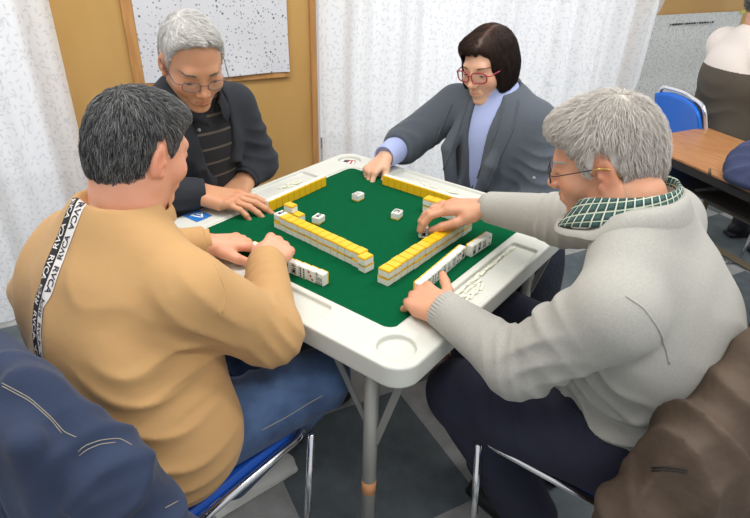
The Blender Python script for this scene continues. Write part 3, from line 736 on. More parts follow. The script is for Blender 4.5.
    for s in 'LR':
        d = nrm(P['wr' + s] - P['el' + s]); cuff('cuff', P['wr' + s] - d * .065, P['wr' + s] + d * .012, .044 if s == 'L' else .037, .040 if s == 'L' else .033, 'sweater_grey', b, ribs=34, amp=.0011, n=170)
    # sweater neckband
    for pix in ([(626, 296), (644, 308), (658, 328), (666, 348), (670, 366)],): 
        try: seam('seam', V, F, pix, 'sweater_grey', b, .0022)
        except Exception as e: print('seam', e)
    cc = P['c7'] + P['fw'] * .055; th = np.linspace(0, 2 * PI, 90, endpoint=False); rings = []
    bvS = BVHTree.FromPolygons([tuple(q) for q in V], [tuple(q) for q in F.tolist()])
    def nb(rr, off):
        out = []
        for t in th:
            p = cc + bx * (rr * math.cos(t) * (1 if math.cos(t) > 0 else 1.0)) + by * rr * math.sin(t) + A([0, 0, .10 if 1 else 0]); h = bvS.ray_cast(Vector(p), Vector((0, 0, -1)))
            z = h[0].z if h[0] is not None and h[0].z > P['c7'][2] - .16 else P['c7'][2] - .03 - .05 * max(0, -math.cos(t)) ; out.append(A([p[0], p[1], z + off]))
        out = A(out)
        for _ in range(6): out[:, 2] = (np.roll(out[:, 2], 1) + out[:, 2] * 2 + np.roll(out[:, 2], -1)) / 4
        return out
    v, ff = ring_loft([nb(.112, -.006), nb(.110, .003), nb(.100, .005), nb(.090, .005), nb(.086, .000), nb(.085, -.012)]); put('neckband', W(v), ff, 'sweater_grey', b)
    tx = lambda g, P: g.add(Cap((.79, -.165, -.205), (.58, -.205, -.195), .084, .074), .04)
    lf = [((.6, -.2, -.12), .18, (1, .3, .3), .06, .006, .5), ((.46, -.2, -.22), .13, (.8, 0, 1), .045, .008, 1.5), ((.5, -.18, -.42), .18, (.4, .2, 1), .07, .006, .4), ((.74, -.2, -.13), .12, (1, .2, .2), .04, .006, 1)]
    V2, F2 = lower(j, folds=lf, extra=tx, r=(.096, .074, .074, .072)).mesh(); V2 = relax(V2, F2, 1); put('trousers', W(V2), F2, 'navy', b)
    try: seam('pocket_edge', V2, F2, [(560, 392), (568, 405), (580, 415), (592, 432)], 'navy', b, .003)
    except Exception as e: print('seam', e)
    shoe(P['anL'], P['toeL'], 'shoe_black', b); shoe(P['anR'], P['toeR'], 'shoe_black', b)
    S = [(Ell((0, -.012, .032), (.083, .104, .099)), 0), (Ell((0, -.050, -.015), (.070, .060, .070)), .03), (Ell((0, .045, .080), (.062, .05, .034)), .03)]
    hl = ([-.16, -.10, -.05, -.030, -.020, -.004, .006, .018, .030, .05, .075, .10], [-.075, -.082, -.074, -.044, .026, .042, .026, -.012, .02, .052, .070, .084])
    def flow(p):
        w = p - A([-.01, -.055, .12]); w = w / (np.linalg.norm(w) + 1e-6); return w + A([0, .35 if p[1] > .0 else -.15, -.30])
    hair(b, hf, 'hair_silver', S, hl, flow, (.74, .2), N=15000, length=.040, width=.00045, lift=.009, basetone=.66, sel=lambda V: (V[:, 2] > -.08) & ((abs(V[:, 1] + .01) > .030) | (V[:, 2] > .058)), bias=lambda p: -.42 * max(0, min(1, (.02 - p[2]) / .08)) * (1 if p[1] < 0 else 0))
    eyes(b, hf, .6, 'hair_silver'); spectacles(b, hf, 'dark_frame', 'dark_frame', tip='gold_frame', r=.0013)
    return b, tips

def plaid(uv=False):
    m = bpy.data.materials.new('plaid'); m.use_nodes = True; nt = m.node_tree; b = nt.nodes['Principled BSDF']; b.inputs['Roughness'].default_value = .85
    tc = nt.nodes.new('ShaderNodeTexCoord'); sp = nt.nodes.new('ShaderNodeSeparateXYZ'); mp = nt.nodes.new('ShaderNodeMapping')
    mp.inputs['Rotation'].default_value = (0.12, .15, .35); nt.links.new(tc.outputs['UV' if uv else 'Object'], mp.inputs[0]); nt.links.new(mp.outputs[0], sp.inputs[0]); Z_ = sp.outputs[1 if uv else 2]
    if uv: mp.inputs['Rotation'].default_value = (0, 0, .12)
    def stripe(out, sc, w, ph=0):
        a = nt.nodes.new('ShaderNodeMath'); a.operation = 'MULTIPLY_ADD'; a.inputs[1].default_value = sc; a.inputs[2].default_value = ph; nt.links.new(out, a.inputs[0])
        f = nt.nodes.new('ShaderNodeMath'); f.operation = 'FRACT'; nt.links.new(a.outputs[0], f.inputs[0])
        l = nt.nodes.new('ShaderNodeMath'); l.operation = 'LESS_THAN'; l.inputs[1].default_value = w; nt.links.new(f.outputs[0], l.inputs[0]); return l.outputs[0]
    cur = None
    def over(base, fac, col):
        x = nt.nodes.new('ShaderNodeMix'); x.data_type = 'RGBA'; nt.links.new(fac, x.inputs[0]); x.inputs[7].default_value = (*col, 1)
        if isinstance(base, tuple): x.inputs[6].default_value = (*base, 1)
        else: nt.links.new(base, x.inputs[6])
        return x.outputs[2]
    cur = over(lin(48, 76, 72), stripe(sp.outputs[0], 78, .45), lin(64, 96, 90)); cur = over(cur, stripe(Z_, 78, .4), lin(44, 66, 64))
    cur = over(cur, stripe(sp.outputs[0], 78, .16, .3), lin(206, 212, 196)); cur = over(cur, stripe(Z_, 78, .14, .7), lin(190, 200, 176))
    nt.links.new(cur, b.inputs['Base Color']); return m

# ---- woman in the grey cardigan (far right) ---------------------------------
def woman():
    j = dict(head=(.008, .608, .350), c7=(.055, .675, .262), shR=(-.105, .625, .195), shL=(.180, .645, .185), elR=(-.235, .505, .055), wrR=(-.218, .375, .05), elL=(.27, .60, -.04), wrL=(.18, .44, -.10),
             hipR=(-.03, .72, -.18), hipL=(.15, .72, -.18), knR=(-.02, .36, -.17), knL=(.17, .37, -.17), anR=(.11, .49, -.64), anL=(.21, .37, -.64), toeR=(.11, .36, -.69), toeL=(.20, .22, -.69),
             pelvis=(.06, .72, -.16), belly=(.06, .695, -.05), chest=(.06, .655, .10), fw=nrm((-.12, -1, 0)), wid=(.165, .13, .165, .135, .165, .115))
    P = {k: A(v, float) for k, v in j.items()}
    hf = Frame(j['head'], -97, 14, 4, .91)
    wr = hand_frame(P['wrR'], (-.12, -.85, -.42), (-.25, -.35, 1), 'R', .92); wl = hand_frame(P['wrL'], (-.5, -.8, -.1), (.1, 0, 1), 'L', .9)
    hands = {'R': (wr, [(.6, .8, .5), (.7, .9, .5), (.8, .9, .5), (.9, .9, .5)], dict(thumb=[(.030, .028, -.016), (.058, .042, -.030), (.082, .040, -.046), (.100, .034, -.058)])),
             'L': (wl, [(.3, .4, .3)] * 4, {})}
    b, tips = build_body('person', 'woman with a dark bob and red glasses in a grey cardigan over a lavender turtleneck', j, hf, P['c7'] + P['fw'] * .04 - A([0, 0, .02]), hands, 'skin_woman', True)
    c = dict(cutoff={'R': P['wrR'] + (P['elR'] - P['wrR']) * .46})
    g = upper(j, .004, ra=(.052, .044, .034), cutoff={}); V, F = g.mesh()
    nk = P['c7'] + P['fw'] * .04
    g.add(Cap(nk - A([0, 0, .03]), nk + (P['head'] - nk) * .36, .066, .060), .02); g.sub(Cap(nk + (P['head'] - nk) * .42, nk + (P['head'] - nk) * .9, .054, .06), .01)
    V, F = g.mesh(); V = relax(V, F, 1); put('turtleneck', W(V), F, 'lavender', b)
    d = nrm(P['wrR'] - P['elR']); cuff('cuff', P['wrR'] - d * .07, P['wrR'] + d * .008, .046, .039, 'lavender', b)
    folds = [((-.2, .52, .08), .12, (-.3, .9, .2), .032, .006, .3), ((-.12, .6, .12), .12, (1, .4, .4), .04, .005, 1), ((.25, .6, .06), .14, (.2, .1, 1), .045, .006, 1.8), ((.1, .56, -.05), .15, (.7, 0, .7), .06, .004, 1)]
    def extra(g, P):
        g.add(Ell((.06, .67, -.1), (.18, .15, .13)), .05)
        a = P['c7'] + A([.0, .015, .015])
        for s, (p1, p2, p3) in {1: ((.125, .605, .22), (.10, .535, .06), (.055, .535, -.16)), -1: ((-.02, .60, .22), (-.06, .53, .08), (-.02, .535, -.16))}.items():
            p1 = A(p1) - A([0, .012, 0]); p2 = A(p2) - A([0, .012, 0]); g.add(Cap(a, p1, .034, .028), .012); g.add(Cap(p1, p2, .027, .024), .006); g.add(Cap(p2, p3, .024, .020), .006)
    def openf(g):
        for a, c_, r in (((.045, .555, .26), (.030, .520, .10), .046), ((.030, .520, .10), (.022, .530, -.12), .036)): g.sub(Cap(a, c_, r, r * .8), .006)
        g.sub(Cap(nk + A([-.0, -.012, .012]), nk + A([0, -.03, .14]), .060, .075), .008)
    g = upper(j, .017, ra=(.056, .050, .041), extra=lambda g, P: extra(g, P), cutoff={'R': P['elR'] + (P['wrR'] - P['elR']) * .40}, folds=folds); openf(g)
    V, F = g.mesh(); V = relax(V, F, 2); put('cardigan', W(V), F, 'cardigan_grey', b)
    bm = bmesh.new(); bmesh.ops.create_uvsphere(bm, u_segments=12, v_segments=8, radius=.006); vb = A([tuple(v.co) for v in bm.verts]); fb = [tuple(v.index for v in f.verts) for f in bm.faces]; bm.free()
    h = BVHTree.FromPolygons([tuple(q) for q in V], [tuple(q) for q in F.tolist()]).ray_cast(Vector(CAMT), Vector(pray(534, 178)))
    if h[0] is not None: put('button', W(vb * A([1, 1, 1]) + A(h[0])), fb, 'button', b)
    for pix in ([(470, 96), (459, 128), (447, 160), (438, 186)], [(452, 104), (436, 140), (424, 168), (414, 180)], [(505, 96), (500, 122), (486, 158), (470, 192)], [(519, 100), (513, 130), (496, 165), (484, 194)]):
        try: seam('lapel_edge', V, F, pix, 'cardigan_grey', b, .0035)
        except Exception as e: print('lap', e)
    g = lower(j, r=(.095, .085, .085, .08), extra=lambda g, P: (g.add(Ell((.31, .53, -.24), (.085, .12, .14)), .05), g.add(Ell((.33, .53, -.42), (.075, .11, .2)), .05))); V, F = g.mesh(); put('trousers', W(V), F, 'quilt', b)
    shoe(P['anR'], P['toeR'], 'shoe_brown', b); shoe(P['anL'], P['toeL'], 'shoe_brown', b)
    S = [(Ell((0, -.014, .033), (.087, .104, .100)), 0), (Ell((0, -.040, -.02), (.086, .072, .082)), .03), (Ell((.072, .004, -.042), (.023, .046, .074)), .03), (Ell((-.072, .004, -.036), (.023, .046, .070)), .03), (Ell((.02, .05, .075), (.05, .045, .036)), .03)]
    hl = ([-.16, .030, .040, .050, .060, .075, .10], [-.112, -.110, -.085, .0, .056, .066, .072], lambda x, y, z: np.where((y > .018) & (abs(x) > .058), -.13 + .0 * z, 0) * 1.0)
    def flow(p):
        s = 1 if p[0] > -.022 else -1
        return A([s * max(0, (p[2] - .01)) * 9, .35 if (p[1] > .02 and p[2] > .04) else 0, -1.0 + (.6 if p[2] > .09 else 0)]) + (A([-p[0] * 5, .0, 0]) if p[2] < -.04 else 0)
    hair(b, hf, 'hair_woman', S, hl, flow, (.08, .10), N=11000, length=.085, width=.0005, lift=.003, basetone=.02, bias=lambda p: .55 * math.exp(-((p[0] + .022) / .006) ** 2) * (1 if p[2] > .09 and p[1] > -.03 else 0) + .16 * max(0, min(1, (p[2] - .06) / .08)), tex=.0010)
    eyes(b, hf, .35, 'hair_woman', nb_=60, th=.7); spectacles(b, hf, 'red_frame', 'red_frame', rx=.0275, rz=.0180, r=.0024, boxy=3.0, tr=.0021)
    return b, tips

# ---- man in black (far left) ------------------------------------------------
def man_black():
    j = dict(head=(-.498, -.145, .392), c7=(-.610, -.115, .315), shR=(-.575, -.275, .235), shL=(-.565, .035, .225), elR=(-.515, -.36, .06), wrR=(-.432, -.222, .050), elL=(-.515, .075, .04), wrL=(-.478, -.015, .02),
             hipR=(-.66, -.20, -.18), hipL=(-.66, 0, -.18), knR=(-.30, -.21, -.17), knL=(-.30, .02, -.17), anR=(-.28, -.21, -.64), anL=(-.28, .02, -.64), toeR=(-.14, -.22, -.69), toeL=(-.14, .02, -.69),
             pelvis=(-.66, -.10, -.16), belly=(-.635, -.10, -.04), chest=(-.595, -.105, .12), fw=nrm((1, -.03, 0)), wid=(.17, .13, .17, .135, .165, .115))
    P = {k: A(v, float) for k, v in j.items()}
    hf = Frame(j['head'], -22, 25, 0, .97)
    wr = hand_frame(P['wrR'], (.84, .53, -.13), (-.1, -.15, 1), 'R', 1.12); wl = hand_frame(P['wrL'], (.30, -.90, -.25), (.1, 0, 1), 'L', 1.0)
    hands = {'R': (wr, [(.08, .28, .2), (.1, .3, .2), (.15, .35, .2), (.2, .4, .3)], dict(spread=(.05, .0, -.04, -.10))), 'L': (wl, [(.4, .5, .3)] * 4, {})}
    b, tips = build_body('person', 'white haired man in a black cardigan sitting before the dotted poster', j, hf, P['c7'] + P['fw'] * .045 - A([0, 0, .015]), hands, 'skin_black')
    # striped polo shirt
    g = Grid(P['pelvis'] - .3, P['c7'] + .25, .006)
    for c, r, R in j_torso(P): g.add(Ell(c, A(r) + .002, R), .07)
    nb = P['c7'] + P['fw'] * .04 - A([0, 0, .03]); g.add(Cap(nb, P['shL'], .05, .05), .04); g.add(Cap(nb, P['shR'], .05, .05), .04)
    g.sub(Ell(P['c7'] + P['fw'] * .05 + A([0, 0, .045]), (.062, .06, .055)), .01); V, F = g.mesh(); V = relax(V, F, 1); put('polo_shirt', W(V), F, stripes(), b)
    bvp = BVHTree.FromPolygons([tuple(q) for q in V], [tuple(q) for q in F.tolist()])
    c = P['c7'] + P['fw'] * .06 + A([0, 0, -.004]); n = 80; th = np.linspace(-2.8, 2.8, n); bx, by = -P['fw'], np.cross([0, 0, 1.], -P['fw']); rows = []
    prof = [(.064, -.012), (.065, .012), (.068, .020), (.074, .018), (.084, .0), (.092, -.016), (.086, -.012), (.078, .004)]
    for rr, dz in prof:
        rows.append(A([c + bx * rr * math.cos(t) * (1 if abs(t) < 1.57 else 1.15) + by * rr * math.sin(t) + A([0, 0, dz - .055 * (abs(t) / 2.8) ** 2 - (.02 * (abs(t) / 2.8) ** 3 if rr > .08 else 0)]) for t in th]))
    f = [(k * n + i, k * n + i + 1, (k + 1) * n + i + 1, (k + 1) * n + i) for k in range(len(prof) - 1) for i in range(n - 1)]
    put('shirt_collar', W(np.concatenate(rows)), f, 'black_knit', b)
    folds = [((-.50, -.34, .08), .12, (.3, -.3, 1), .035, .006, .3), ((-.51, .08, .10), .14, (.1, .2, 1), .038, .007, 1), ((-.53, -.1, .0), .16, (.0, .6, 1), .06, .005, 2), ((-.56, -.24, .15), .12, (0, 1, .6), .05, .005, .7)]
    def extra(g, P):
        g.add(Ell((-.63, -.10, -.1), (.15, .18, .12)), .05)
        a = P['c7'] + A([-.02, 0, .0])
        for s in (-1, 1):
            p1 = A([-.55, -.11 + s * .085, .24]); p2 = A([-.475, -.11 + s * .065, .08]); p3 = A([-.47, -.11 + s * .02, -.06])
            g.add(Cap(a, p1, .028, .020), .02); g.add(Cap(p1, p2, .017, .016), .012); g.add(Cap(p2, p3, .016, .014), .012)
    g = upper(j, .015, ra=(.054, .047, .036), extra=extra, folds=folds)
    g.sub(Cap((-.50, -.11, .27), (-.44, -.11, .05), .070, .045), .006); g.sub(Cap((-.44, -.11, .05), (-.435, -.11, -.06), .045, .012), .006)
    g.sub(Ell(P['c7'] + P['fw'] * .055 + A([0, 0, .05]), (.085, .08, .06)), .01)
    V, F = g.mesh(); V = relax(V, F, 2); put('cardigan', W(V), F, 'black_cloth', b)
    bm = bmesh.new(); bmesh.ops.create_uvsphere(bm, u_segments=12, v_segments=8, radius=.0055); vb = A([tuple(v.co) for v in bm.verts]); fb = [tuple(v.index for v in f.verts) for f in bm.faces]; bm.free()
    for px, py, bb in ((199, 130, bvp), (208, 163, None)):
        h = (bb or BVHTree.FromPolygons([tuple(q) for q in V], [tuple(q) for q in F.tolist()])).ray_cast(Vector(CAMT), Vector(pray(px, py)))
        if h[0] is not None: put('button', W(vb + A(h[0])), fb, 'button', b)
    for s in 'LR':
        d = nrm(P['wr' + s] - P['el' + s]); cuff('cuff', P['wr' + s] - d * .04, P['wr' + s] + d * .012, .044, .040, 'black_cloth', b)
    V, F = lower(j).mesh(); put('trousers', W(V), F, 'black_cloth', b)
    shoe(P['anR'], P['toeR'], 'shoe_black', b); shoe(P['anL'], P['toeL'], 'shoe_black', b)
    S = [(Ell((0, -.014, .031), (.0815, .102, .097)), 0), (Ell((0, -.050, -.015), (.068, .058, .07)), .03), (Ell((0, .040, .083), (.06, .045, .030)), .03)]
    hl = ([-.16, -.10, -.05, -.030, -.020, -.004, .006, .018, .030, .045, .060, .08, .10], [-.075, -.082, -.074, -.044, .026, .042, .026, -.004, .035, .074, .096, .107, .112])
    def flow(p):
        w = p - A([.03, -.04, .12]); w = w / (np.linalg.norm(w) + 1e-6); f_ = max(0, min(1, p[1] / .05)); return w * (1 - .6 * f_) + A([-.9 * f_ if p[2] > .05 else 0, .0 if p[1] > .0 else -.15, -.30])
    hair(b, hf, 'hair_white', S, hl, flow, (.66, .22), N=7000, length=.030, width=.00065, lift=.004, basetone=.52, sel=lambda V: (V[:, 2] > -.08) & ((abs(V[:, 1] + .01) > .028) | (V[:, 2] > .055)))
    eyes(b, hf, .65, 'hair_dark'); spectacles(b, hf, 'gun_frame', 'gun_frame', rx=.0235, rz=.0145, r=.0010)
    return b, tips
def stripes():
    m = mat('polo', lin(34, 34, 38), .9); nt = m.node_tree; b = nt.nodes['Principled BSDF']; tc = nt.nodes.new('ShaderNodeTexCoord'); sp = nt.nodes.new('ShaderNodeSeparateXYZ'); nt.links.new(tc.outputs['Object'], sp.inputs[0])
    a = nt.nodes.new('ShaderNodeMath'); a.operation = 'MULTIPLY'; a.inputs[1].default_value = 22; nt.links.new(sp.outputs[2], a.inputs[0])
    f = nt.nodes.new('ShaderNodeMath'); f.operation = 'FRACT'; nt.links.new(a.outputs[0], f.inputs[0]); l = nt.nodes.new('ShaderNodeMath'); l.operation = 'LESS_THAN'; l.inputs[1].default_value = .14; nt.links.new(f.outputs[0], l.inputs[0])
    x = nt.nodes.new('ShaderNodeMix'); x.data_type = 'RGBA'; nt.links.new(l.outputs[0], x.inputs[0]); x.inputs[6].default_value = (*lin(34, 34, 38), 1); x.inputs[7].default_value = (*lin(92, 84, 76), 1); nt.links.new(x.outputs[2], b.inputs['Base Color']); return m

def person_behind():
    cy = math.radians(-22); f0 = A([math.cos(cy), math.sin(cy), 0]); r0 = np.cross(f0, [0, 0, 1.]); o = A([2.13, .37, 0])
    def L(f, r, z): return RW.T @ (o + f0 * f + r0 * r + A([0, 0, z]) - OW)
    fw = RW.T @ f0
    j = dict(head=L(.03, 0, 1.22), c7=L(-.04, 0, 1.08), shR=L(-.02, .17, 1.0), shL=L(-.02, -.17, 1.0), elR=L(.10, .24, .78), elL=L(.10, -.24, .78), wrR=L(.28, .16, .78), wrL=L(.28, -.16, .78),
             hipR=L(-.02, .1, .53), hipL=L(-.02, -.1, .53), knR=L(.38, .1, .54), knL=L(.38, -.1, .54), anR=L(.36, .1, .08), anL=L(.36, -.1, .08), toeR=L(.5, .1, .03), toeL=L(.5, -.1, .03),
             pelvis=L(-.02, 0, .56), belly=L(-.01, 0, .68), chest=L(-.03, 0, .87), fw=fw, wid=(.17, .13, .175, .14, .18, .125))
    P = {k: A(v, float) for k, v in j.items()}
    hf = Frame(j['head'], math.degrees(math.atan2(fw[1], fw[0])), 15, 0, 1.0); hands = {}
    for s in 'LR': hands[s] = (hand_frame(P['wr' + s], fw, (0, 0, 1), s, 1.0), [(.4, .5, .3)] * 4, dict(h=.0026))
    b, tips = build_body('person', 'person seen from behind in a cream and brown top, seated by the wooden desk', j, hf, P['c7'] + P['fw'] * .04, hands, 'skin_grey')
    folds = [((P['belly'] - P['fw'] * .12), .25, (.1, .1, 1), .08, .006, 1)]
    g = upper(j, .016, h=.006, folds=folds, neck=Ell(P['c7'] + P['fw'] * .045 + A([0, 0, .05]), (.064, .064, .06))); V, F = g.mesh(); V = relax(V, F, 2)
    zc = V[F].mean(1)[:, 2]; top = zc > (.93 - HT)
    cols = ['cream', 'khaki_knit']; put('pullover', W(V), F, None, b, mats=cols, fmat=np.where(top, 0, 1))
    c = P['c7'] + P['fw'] * .045 + A([0, 0, 0]); th = np.linspace(0, 2 * PI, 48, endpoint=False); r_ = []
    for rr, dz in [(.070, -.012), (.070, .004), (.064, .008), (.060, .0)]: r_.append(c + np.stack([rr * np.cos(th), rr * np.sin(th), np.full(48, dz)], 1))
    v, f = ring_loft(r_); put('neckband', W(v), f, 'black_knit', b)
    V, F = lower(j, h=.008).mesh(); put('trousers', W(V), F, 'black_cloth', b); shoe(P['anR'], P['toeR'], 'shoe_black', b); shoe(P['anL'], P['toeL'], 'shoe_black', b)
    S = [(Ell((0, -.018, .032), (.0835, .106, .102)), 0), (Ell((0, -.055, -.015), (.070, .058, .07)), .03)]
    hl = ([-.16, -.10, -.05, -.030, -.020, .006, .018, .030, .05, .08], [-.08, -.09, -.074, -.048, .005, .005, -.020, .012, .06, .08])
    hair(b, hf, 'hair_dark', S, hl, lambda p: p * A([1, 1, 0]) + A([0, 0, -.05]), (.35, .2), N=2500, length=.03, width=.0009, lift=.005, basetone=.25)

# ------------------------------------------------------------------ room
def noise_mat(name, c1, c2, sc, stretch=(1, 1, 1), rough=.6, det=4, lo=.4, hi=.6, bump=0):
    m = bpy.data.materials.new(name); m.use_nodes = True; nt = m.node_tree; b = nt.nodes['Principled BSDF']; b.inputs['Roughness'].default_value = rough
    tc = nt.nodes.new('ShaderNodeTexCoord'); mp = nt.nodes.new('ShaderNodeMapping'); mp.inputs['Scale'].default_value = stretch; nt.links.new(tc.outputs['Object'], mp.inputs[0])
    n = nt.nodes.new('ShaderNodeTexNoise'); n.inputs['Scale'].default_value = sc; n.inputs['Detail'].default_value = det; nt.links.new(mp.outputs[0], n.inputs['Vector'])
    r = nt.nodes.new('ShaderNodeValToRGB'); r.color_ramp.elements[0].position = lo; r.color_ramp.elements[1].position = hi
    r.color_ramp.elements[0].color = (*c1, 1); r.color_ramp.elements[1].color = (*c2, 1); nt.links.new(n.outputs['Fac'], r.inputs[0]); nt.links.new(r.outputs[0], b.inputs['Base Color'])
    if bump:
        bp = nt.nodes.new('ShaderNodeBump'); bp.inputs['Strength'].default_value = bump; bp.inputs['Distance'].default_value = .003; nt.links.new(n.outputs['Fac'], bp.inputs['Height']); nt.links.new(bp.outputs[0], b.inputs['Normal'])
    M[name] = m; return m
noise_mat('wall_wood', lin(196, 152, 86), lin(206, 164, 98), 3, (1, 1, .4), .5)
noise_mat('trim_wood', lin(188, 134, 76), lin(204, 152, 92), 10, (4, 4, .6), .5)
noise_mat('desk_wood', lin(158, 104, 62), lin(196, 142, 94), 5, (30, 2.0, 1), .35, 6, .3, .7)
def carpet():
    m = bpy.data.materials.new('carpet'); m.use_nodes = True; nt = m.node_tree; b = nt.nodes['Principled BSDF']; b.inputs['Roughness'].default_value = .95; b.inputs['Specular IOR Level'].default_value = .1
    tc = nt.nodes.new('ShaderNodeTexCoord'); mp = nt.nodes.new('ShaderNodeMapping'); mp.inputs['Location'].default_value = (-.17 + 5, -.06 + 5, .25); nt.links.new(tc.outputs['Object'], mp.inputs[0])
    ck = nt.nodes.new('ShaderNodeTexChecker'); ck.inputs['Scale'].default_value = 2; ck.inputs[1].default_value = (*lin(168, 168, 166), 1); ck.inputs[2].default_value = (*lin(104, 112, 115), 1); nt.links.new(mp.outputs[0], ck.inputs[0])
    n = nt.nodes.new('ShaderNodeTexNoise'); n.inputs['Scale'].default_value = 260; n.inputs['Detail'].default_value = 3; nt.links.new(tc.outputs['Object'], n.inputs['Vector'])
    n2 = nt.nodes.new('ShaderNodeTexNoise'); n2.inputs['Scale'].default_value = 14; nt.links.new(tc.outputs['Object'], n2.inputs['Vector'])
    ad = nt.nodes.new('ShaderNodeMath'); ad.operation = 'ADD'; nt.links.new(n.outputs['Fac'], ad.inputs[0]); nt.links.new(n2.outputs['Fac'], ad.inputs[1])
    mr = nt.nodes.new('ShaderNodeMapRange'); mr.inputs['From Min'].default_value = .7; mr.inputs['From Max'].default_value = 1.3; mr.inputs['To Min'].default_value = .78; mr.inputs['To Max'].default_value = 1.18; nt.links.new(ad.outputs[0], mr.inputs[0])
    mx = nt.nodes.new('ShaderNodeMix'); mx.data_type = 'RGBA'; mx.blend_type = 'MULTIPLY'; mx.inputs[0].default_value = 1; nt.links.new(ck.outputs[0], mx.inputs[6]); nt.links.new(mr.outputs[0], mx.inputs[7]); nt.links.new(mx.outputs[2], b.inputs['Base Color'])
    bp = nt.nodes.new('ShaderNodeBump'); bp.inputs['Strength'].default_value = .5; bp.inputs['Distance'].default_value = .003; nt.links.new(n.outputs['Fac'], bp.inputs['Height']); nt.links.new(bp.outputs[0], b.inputs['Normal']); M['carpet'] = m
carpet()
def lace():
    m = bpy.data.materials.new('lace'); m.use_nodes = True; nt = m.node_tree
    for n in list(nt.nodes): nt.nodes.remove(n)
    N = nt.nodes.new; Lk = nt.links.new
    out = N('ShaderNodeOutputMaterial'); uv = N('ShaderNodeUVMap')
    def leaves(scale, a, bq, seed):
        mp = N('ShaderNodeMapping'); mp.inputs['Scale'].default_value = (scale, scale, 1); mp.inputs['Location'].default_value = (seed, seed * .37, 0); Lk(uv.outputs[0], mp.inputs[0])
        vo = N('ShaderNodeTexVoronoi'); vo.voronoi_dimensions = '2D'; vo.inputs['Scale'].default_value = 1; vo.inputs['Randomness'].default_value = .75; Lk(mp.outputs[0], vo.inputs['Vector'])
        sb = N('ShaderNodeVectorMath'); sb.operation = 'SUBTRACT'; Lk(mp.outputs[0], sb.inputs[0]); Lk(vo.outputs['Position'], sb.inputs[1])
        sc_ = N('ShaderNodeSeparateColor'); Lk(vo.outputs['Color'], sc_.inputs[0])
        an = N('ShaderNodeMath'); an.operation = 'MULTIPLY'; an.inputs[1].default_value = 6.283; Lk(sc_.outputs[0], an.inputs[0])
        vr = N('ShaderNodeVectorRotate'); vr.rotation_type = 'Z_AXIS'; Lk(sb.outputs[0], vr.inputs['Vector']); Lk(an.outputs[0], vr.inputs['Angle'])
        m2 = N('ShaderNodeMapping'); m2.inputs['Scale'].default_value = (1 / a, 1 / bq, 0); Lk(vr.outputs[0], m2.inputs[0])
        ln = N('ShaderNodeVectorMath'); ln.operation = 'LENGTH'; Lk(m2.outputs[0], ln.inputs[0])
        lt = N('ShaderNodeMath'); lt.operation = 'LESS_THAN'; lt.inputs[1].default_value = 1; Lk(ln.outputs['Value'], lt.inputs[0]); return lt.outputs[0]
    l1 = leaves(36, .34, .13, 0)
    wv = N('ShaderNodeTexNoise'); wv.noise_dimensions = '2D'; wv.inputs['Scale'].default_value = 9; Lk(uv.outputs[0], wv.inputs['Vector'])
    sbb = N('ShaderNodeMath'); sbb.operation = 'SUBTRACT'; sbb.inputs[1].default_value = .5; Lk(wv.outputs['Fac'], sbb.inputs[0]); ab = N('ShaderNodeMath'); ab.operation = 'ABSOLUTE'; Lk(sbb.outputs[0], ab.inputs[0])
    st = N('ShaderNodeMath'); st.operation = 'LESS_THAN'; st.inputs[1].default_value = .006; Lk(ab.outputs[0], st.inputs[0])
    mxm = N('ShaderNodeMath'); mxm.operation = 'MAXIMUM'; Lk(l1, mxm.inputs[0]); Lk(st.outputs[0], mxm.inputs[1])
    tr = N('ShaderNodeBsdfTranslucent'); df = N('ShaderNodeBsdfDiffuse'); col = N('ShaderNodeMix'); col.data_type = 'RGBA'
    col.inputs[6].default_value = (*lin(248, 248, 248), 1); col.inputs[7].default_value = (*lin(222, 223, 224), 1); Lk(mxm.outputs[0], col.inputs[0])
    Lk(col.outputs[2], tr.inputs[0]); Lk(col.outputs[2], df.inputs[0])
    ms = N('ShaderNodeMixShader'); ms.inputs[0].default_value = .45; Lk(df.outputs[0], ms.inputs[2]); Lk(tr.outputs[0], ms.inputs[1])
    tp = N('ShaderNodeBsdfTransparent'); m3 = N('ShaderNodeMixShader'); iv = N('ShaderNodeMath'); iv.operation = 'MULTIPLY_ADD'; iv.inputs[1].default_value = -.10; iv.inputs[2].default_value = .12; Lk(mxm.outputs[0], iv.inputs[0])
    Lk(iv.outputs[0], m3.inputs[0]); Lk(ms.outputs[0], m3.inputs[1]); Lk(tp.outputs[0], m3.inputs[2]); Lk(m3.outputs[0], out.inputs[0]); M['lace'] = m
lace()
